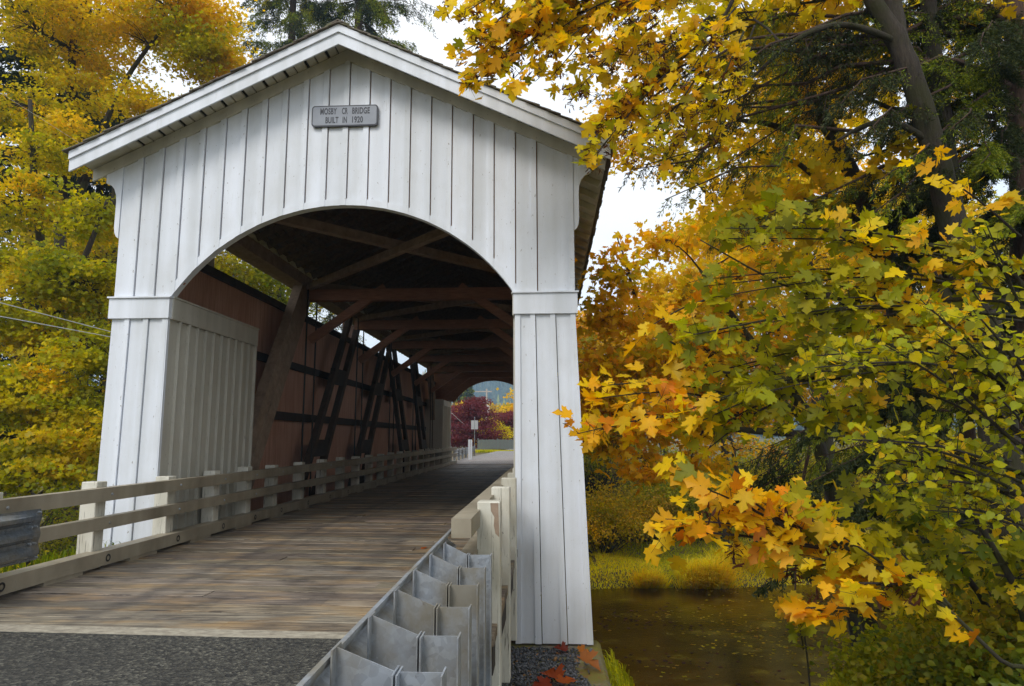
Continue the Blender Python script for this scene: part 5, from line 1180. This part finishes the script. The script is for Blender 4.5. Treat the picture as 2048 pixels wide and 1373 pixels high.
# lower branch with the bright orange-yellow leaves over the water
Bmix = [('olive', 1.6), ('yellow', 2.2), ('gold', 2.6), ('orange', 0.7)]
sp_ = []
sp_.append(([P(2000, 1320, 6.0), P(1860, 1190, 6.0), P(1740, 1130, 6.0), P(1640, 1085, 6.0), P(1520, 1040, 6.0), P(1400, 970, 6.1), P(1330, 930, 6.1)], 0.5, Bmix))
for (a, b, n, f_, mm) in (((1640, 1085), (1330, 1050), 3, 14, [('orange', 1), ('gold', 3)]), ((1600, 1070), (1470, 985), 3, 20, [('gold', 3), ('yellow', 1)]), ((1700, 1110), (1570, 1010), 3, 20, Bmix), ((1760, 1140), (1560, 1110), 3, 22, Bmix), ((1820, 1170), (1680, 1050), 3, 24, Bmix),
                          ((1850, 1180), (1700, 1150), 2, 14, [('gold', 1), ('yellow', 2)]), ((1750, 1230), (1590, 1215), 2, 6, [('gold', 2), ('orange', 1)]), ((1900, 1210), (1780, 1080), 3, 30, [('olive', 3), ('yellow', 1)]), ((1600, 1060), (1400, 975), 2, 10, [('orange', 2), ('gold', 1)])):
    sp_ += spr(a, b, 6.0, 5.9, n, 0.7, f_*1.2, mm, mid=0.02)
t3 = np.array([6.55, -4.7, gz(6.55, -4.7)-0.2])
spray_tree("maple_sapling", "maple sapling reaching left over the creek with bright orange-yellow leaves", "tree",
    [([t3, P(2080, 1390, 6.0), P(2000, 1320, 6.0), P(1860, 1190, 6.0), P(1760, 1140, 6.0)], [0.022, 0.02, 0.017, 0.012, 0.008])],
    sp_, 0.168, Bmix, 73, seeds=0.12, nl=(2, 4), tl=(0.08, 0.28))
# hazel with round leaves, far right
Hmix = [('lime', 3), ('olive', 1.4), ('yellow', 0.7)]
sp_ = []
for (a, b, n, f_) in (((2060, 900), (1740, 720), 4, 50), ((2080, 860), (1850, 640), 4, 50), ((2060, 960), (1700, 860), 4, 50), ((2090, 800), (1950, 600), 3, 40), ((2080, 700), (1960, 440), 2, 30), ((2060, 1000), (1780, 930), 4, 50), ((2090, 900), (2000, 760), 4, 40), ((2080, 1060), (1860, 1000), 3, 50), ((2080, 760), (1620, 740), 3, 36)):
    sp_ += spr(a, b, 5.9, 5.7, n, 0.85, f_, None)
t4 = np.array([7.2, -4.2, gz(7.2, -4.2)-0.2])
spray_tree("hazel_shrub", "hazel shrub with small rounded lime green leaves at the right edge", "shrub",
    [([t4, (7.35, -4.2, -0.5), P(2085, 950, 5.9), P(2090, 760, 5.9), P(2100, 560, 5.9)], [0.035, 0.032, 0.026, 0.018, 0.008])],
    sp_, 0.088, Hmix, 74, shape=ROUND, nl=(2, 5), tl=(0.08, 0.30), twig_every=0.10)
# thicket of thin stems low on the right
for k, (x0, y0, x1, y1, d, lab) in enumerate(((2050, 1240, 1880, 930, 7.6, "slender dark-stemmed maple thicket, rightmost in the lower corner"), (1990, 1260, 1820, 1010, 8.2, "slender dark-stemmed maple thicket left of the grey stem in the lower corner"), (2120, 1180, 1990, 880, 8.8, "slender olive maple thicket at the right frame edge"))):
    bq = P(x0, y0, d); bq[2] = gz(bq[0], bq[1])-0.1; sp_ = []
    for j in range(9):
        f_ = 0.2+0.8*j/9; q = (x0+(x1-x0)*f_, y0+(y1-y0)*f_); sp_ += spr(q, (q[0]-random.uniform(60, 190)*random.choice((1, 1, -1)), q[1]-random.uniform(-40, 80)), d, d-0.2, 1, 1.2, 30, None)
    sp_ += [([P(x1, y1, d), P(x1-20, y1-60, d), P(x1-60, y1-110, d)], 1.0, None)]
    spray_tree("maple_sapling", lab, "tree", [([bq, P(x0, y0, d), P((x0+x1)/2+15, (y0+y1)/2, d), P(x1, y1, d)], [0.045, 0.04, 0.03, 0.015])], sp_, 0.17, [('olive', 3), ('yellow', 1), ('green', 1.2)], 80+k, nl=(2, 5), tl=(0.1, 0.34), cs=1.2)
NB = [(1985, 9.4, 2.3, 2.2, [('green', 2), ('olive', 2), ('yellow', 1)], "dense olive shrub filling the lower right corner behind the thin stems"), (1900, 12.5, 2.2, 2.4, [('yellow', 2), ('lime', 1), ('olive', 2)], "yellowish shrub on the near bank behind the bright maple leaves"),
      (2080, 12.5, 3.4, 3.6, [('green', 2), ('olive', 2), ('rust', 1)], "tall dark green shrub at the right edge behind the hazel"), (1790, 10.2, 1.3, 0.5, [('lime', 3), ('green', 1)], "low bright green shrub at the edge of the near bank grass"),
      (1930, 8.2, 1.5, 1.0, [('green', 3), ('rust', 1)], "dark green bramble shrub at the bottom edge right of the grass"), (2050, 7.6, 1.6, 1.5, [('green', 3), ('olive', 1), ('rust', .5)], "dark bramble shrub in the bottom right corner"), (1980, 14.5, 3.0, 3.4, [('yellow', 2), ('gold', 1), ('olive', 1)], "golden shrub deep in the thicket at the right")]
for i, (px, d, w, h, mx_, lab) in enumerate(NB): bush("shrub", lab, "shrub", px, d, w, h, mx_, 0.085, 70, 80, 90+i, shape=ROUND if i != 2 else STAR, spread=0.26)
# thin sapling stem at the water with a leaf cluster on top
q0 = P(1720, 1373, 8.0); q0[2] = gz(q0[0], q0[1])-0.1
spray_tree("maple_sapling", "single thin upright sapling by the water topped with an orange leaf cluster", "tree",
           [([np.append(P(1622, 1373, 10.5)[:2], gz(*P(1622, 1373, 10.5)[:2])-0.1), P(1616, 1330, 10.5), P(1610, 1280, 10.5), P(1606, 1215, 10.5)], [0.014, 0.013, 0.011, 0.006])],
           spr((1608, 1230), (1575, 1215), 10.5, 10.4, 3, 1.6, 12, [('gold', 3), ('orange', 1)])+spr((1611, 1290), (1600, 1250), 10.5, 10.4, 1, 1.5, 8, [('lime', 1)]), 0.20, Bmix, 87, tl=(0.05, 0.16), nl=(1, 2))

# ================================================================== beyond the bridge
mt, t, b = newmat("sign_back"); b.inputs["Base Color"].default_value = (0.62, 0.63, 0.63, 1); b.inputs["Roughness"].default_value = 0.5; M['panel'] = mt
bg(938, 82, 6.0, 5.6, [('purple', 1)], "dark purple-leaved plum tree beyond the bridge, left of the road sign", 101, name="plum_tree", lsize=0.26, nb=9, nc=16, zlo=0.15, lpc=70, spread=0.55)
bg(912, 86, 5.2, 4.0, [('purple', 1)], "purple plum tree partly hidden behind the far portal post", 102, name="plum_tree", lsize=0.26, nb=6, nc=14, zlo=0.15, lpc=60, spread=0.5)
bg(1022, 96, 5.0, 5.4, [('purple', 1)], "dark purple-leaved plum tree beyond the bridge, right of the yellow bush", 103, name="plum_tree", lsize=0.28, nb=8, nc=16, zlo=0.15, lpc=60, spread=0.55)
grass("roadside_grass", "dry yellow grass along the foot of the far board fence", P(1010, 890, 77)[0], 66.6, 5000, 0.45, [('straw', 2), ('meadow', 1)], (5.0, 0.8, 'u'), 'stuff', w=0.03)
bush("yellow_bush", "bright yellow bush beside the far road end", "shrub", 992, 84, 3.4, 2.6, [('straw', 3), ('yellow', 2)], 0.20, 60, 50, 104, spread=0.3, z0=1.2)
FARC = [(985, 150, 8.6, 12, [('olive', 2), ('rust', 2), ('gold', 1)], "mustard coloured oak far beyond the bridge, behind the utility pole"), (1028, 165, 9.4, 12, [('rust', 2), ('gold', 1), ('olive', 2)], "brownish oak far beyond the bridge, right of the utility pole"),
        (915, 120, 7, 8, [('gold', 2), ('yellow', 1)], "golden tree behind the purple plum trees"), (1064, 110, 10, 6, [('yellow', 2), ('gold', 1)], "yellow tree beyond the bridge cut off by the right pillar")]
for i, (px, d, H, w, mx_, lab) in enumerate(FARC): bg(px, d, H, w, mx_, lab, 110+i, name="far_tree", lsize=0.5, nb=9, nc=14, zlo=0.2, lpc=40, spread=0.9)
b0 = G(928, 175); conifer("fir_tree", "dark green fir far beyond the bridge at the left of the far arch", b0, b0+np.array([0, 0, 17.5]), 0.5, bough_set(b0, (1.5, 17), 4.4, 50), mix=(('fir', 1), ('green', 1.5)), nsize=0.7, per=260, twl=1.8, width=0.25, hang=0.3)
# utility pole with transformer and lamp
q = P(973, 890, 112); zb = 0.8; pt = P(973, 778, 112)[2]
pole = empty("utility_pole", (q[0], q[1], zb), "distant utility pole with crossarm, transformer can and lamp seen through the far arch", "utility pole")
mt, t, b = newmat("pale_wood_pole"); b.inputs["Base Color"].default_value = (0.42, 0.38, 0.34, 1); M['polewood'] = mt
MB().tube([(0, 0, -0.6), (0, 0, pt-zb)], 0.14, 8).build("pole", M['polewood'], pole); MB().box(-1.9, 0.9, -0.06, 0.06, pt-zb-0.55, pt-zb-0.37).build("crossarm", M['polewood'], pole)
MB().tube([(0.28, -0.2, 5.1), (0.28, -0.2, 6.3)], 0.26, 10).build("transformer", M['panel'], pole)
MB().tube([(-0.1, 0, 4.6), (-1.0, -0.3, 4.9), (-1.2, -0.3, 4.7)], [0.05, 0.05, 0.2], 8).build("lamp", M['panel'], pole)
# pair of sign backs on a post
q = P(949, 885, 62); s0 = empty("road_sign", (q[0], q[1], 0.2), "two pale sign panels side by side on one thin post beyond the bridge", "road sign")
MB().tube([(0, 0, 0), (0, 0, 3.4)], 0.035, 8).build("post", M['steel'], s0)
zc = P(949, 850, 62)[2]-0.2
for dx in (-0.165, 0.165): MB().cbox(dx-0.15, dx+0.15, -0.03, -0.01, zc-0.41, zc+0.39, 0.004).build("panel", M['panel'], s0)
q = P(940, 900, 47); s1 = empty("marker_post", (q[0], q[1], 0.1), "white marker post beside the far guardrail end", "post"); MB().cbox(-0.13, 0.01, -0.03, 0.03, 0, 1.45, 0.01).cbox(0.03, 0.15, -0.03, 0.03, 0, 1.45, 0.01).build("board", M['white_trim'], s1)
B = np.array([-4.3, 31.5, 0]); g2 = empty("steel_guardrail", B, "far steel guardrail curving away left beyond the bridge", "guardrail")
tb = MB(); thrie(tb, [(-2.6, 31.0), (-2.9, 35.0), (-3.2, 42.0), (-3.6, 52.0)], 1, 0.45, 0.95, B, n=13); tb.build("rail", M['steel'], g2, True)
for k in range(7): MB().box(-2.85-0.045*k*2-B[0], -2.72-0.045*k*2-B[0], 33.0+k*2.8-B[1], 33.15+k*2.8-B[1], -0.2, 1.0).build("post", M['steel'], g2)
# board fence beyond
fe = empty("wooden_fence", (P(960, 890, 78)[0], 68, 0.5), "low grey board fence beyond the bridge in front of the plum trees", "fence")
fb = MB(); mt, t, b = newmat("grey_boards"); b.inputs["Base Color"].default_value = (0.16, 0.18, 0.17, 1); b.inputs["Roughness"].default_value = 0.9; M['fence'] = mt
xa, xb = P(955, 890, 78)[0]-fe.location[0], P(1075, 890, 78)[0]-fe.location[0]; x = xa
while x < xb: fb.box(x, x+0.14, -0.02, 0.02, 0, random.uniform(1.02, 1.1)); x += 0.155
fb.build("boards", M['fence'], fe)
for k in range(4): MB().box(xa+k*2.2, xa+k*2.2+0.12, 0.03, 0.15, -0.2, 1.2).build("post", M['fence'], fe)
# wooded hills
hx = np.linspace(-1500, 1500, 130); hy = np.linspace(650, 1500, 34); HX, HY = np.meshgrid(hx, hy)
HZ = 165*smst(650, 1250, HY)*(0.72+0.2*np.sin(HX*0.0042+1.4)+0.13*np.sin(HX*0.0105)+0.05*np.sin(HX*0.031+HY*.01))
Vh = np.stack([HX, HY, HZ-2], -1).reshape(-1, 3); ii = (np.arange(33)[:, None]*130+np.arange(129)[None]).ravel()
Th = np.concatenate([np.stack([ii, ii+1, ii+131], 1), np.stack([ii, ii+131, ii+130], 1)])
mt, t, b = newmat("wooded_hill"); g = noise(t, texco(t), 0.02, 8, 0.7)
t.links.new(ramp(t, g, [(0.35, (0.018, 0.03, 0.014)), (0.55, (0.045, 0.06, 0.022)), (0.68, (0.20, 0.15, 0.07))]), b.inputs["Base Color"]); b.inputs["Roughness"].default_value = 1; bump(t, b, g, 1, 8); M['hill'] = mt
o = fastmesh("hills", Vh, Th, None, M['hill']); setp(o, kind='structure')
n = 5200; x = rng.uniform(-330, 170, n); y = rng.uniform(300, 1150, n); z = np.where(y > 650, 165*smst(650, 1250, y)*(0.72+0.2*np.sin(x*0.0042+1.4)+0.13*np.sin(x*0.0105)+0.05*np.sin(x*0.031+y*.01))-2, height(x, y))
ok = (vnoise(np.stack([x, y, x*0], 1), 0.02, 3) > 0.25) & (y > 340+rng.uniform(0, 100, n)); x, y, z = x[ok], y[ok], z[ok]; n = len(x)
h_ = rng.uniform(12, 24, n); K = 3; Vt, Tt = [], []
for lv in range(K):                                        # stacked ragged cones with 7 sides each
    zb_ = z+h_*(0.1+0.28*lv); r_ = h_*0.2*(1-lv*0.27); a = np.arange(7)/7*6.283
    ring = np.stack([x[:, None]+np.cos(a)*r_[:, None]*rng.uniform(0.6, 1.3, (n, 7)), y[:, None]+np.sin(a)*r_[:, None], zb_[:, None]+rng.uniform(-1, 1, (n, 7))], -1)
    apex = np.stack([x, y, zb_+h_*0.40], 1)[:, None]; Vt.append(np.concatenate([apex, ring], 1))
Vt = np.concatenate(Vt, 1).reshape(-1, 3); k7 = np.arange(7)
T1 = np.concatenate([np.stack([np.zeros(7, int), 1+k7, 1+(k7+1) % 7], 1)+lv*8 for lv in range(K)]); Tt = (T1[None]+(np.arange(n)*24)[:, None, None]).reshape(-1, 3)
cw = colours(np.stack([x, y, z], 1), [('fir', 3), ('green', 2), ('rust', 0.5)], 5, 0.02)
o = fastmesh("distant_forest", Vt, Tt, np.repeat(cw[:, None], 24, 1).reshape(-1, 3), M['needle']); setp(o, "hazy blue-green conifer forest covering the distant hillside", "forest", kind='stuff')
# ---- overhead wires at the left
for (pa, pb, lab) in (((-60, 590), (222, 664), "upper of the thick utility wires passing behind the left pillar"), ((-60, 622), (220, 674), "lower of the thick utility wires passing behind the left pillar"),
                      ((-40, 160), (180, 300), "thin wire slanting down across the golden maple at the upper left")):
    a, b_ = P(pa[0], pa[1], 11.5), P(pb[0], pb[1], 14.5); e = a+(b_-a)*4.2; st_ = a-(b_-a)*1.0; e[2] = max(e[2], 4.5)
    pts = [a+(b_-a)*f_ for f_ in np.linspace(-1.0, 2.2, 14)]
    o = MB().tube(pts, 0.009 if 'thick' in lab else 0.003, 6).build("utility_wire", M['panel']); setp(o, lab, "wire", "overhead wires at the left")
    o.name = "utility_wire"
# wire seen through the far arch
a, b_ = P(905, 828, 70), P(975, 838, 112); pts = [a+(b_-a)*f_-np.array([0, 0, 1.5*math.sin(math.pi*f_)]) for f_ in np.linspace(0, 1, 10)]
o = MB().tube([P(840, 790, 70)]+pts, 0.03, 5).build("utility_wire", M['panel']); setp(o, "sagging pale wire running to the distant utility pole", "wire")

# ---- the valley air
hz = MB().box(-1700, 1700, -450, 1750, -8, 185)
mt = bpy.data.materials.new("haze"); mt.use_nodes = True; t = mt.node_tree; t.nodes.clear()
ov = t.nodes.new("ShaderNodeOutputMaterial"); pv = t.nodes.new("ShaderNodeVolumePrincipled"); pv.inputs["Density"].default_value = 0.0006; pv.inputs["Color"].default_value = (0.50, 0.76, 1.0, 1); pv.inputs["Anisotropy"].default_value = 0.0
t.links.new(pv.outputs[0], ov.inputs["Volume"]); o = hz.build("haze", mt); setp(o, kind='stuff', label="thin blue haze filling the valley air", cat="haze")
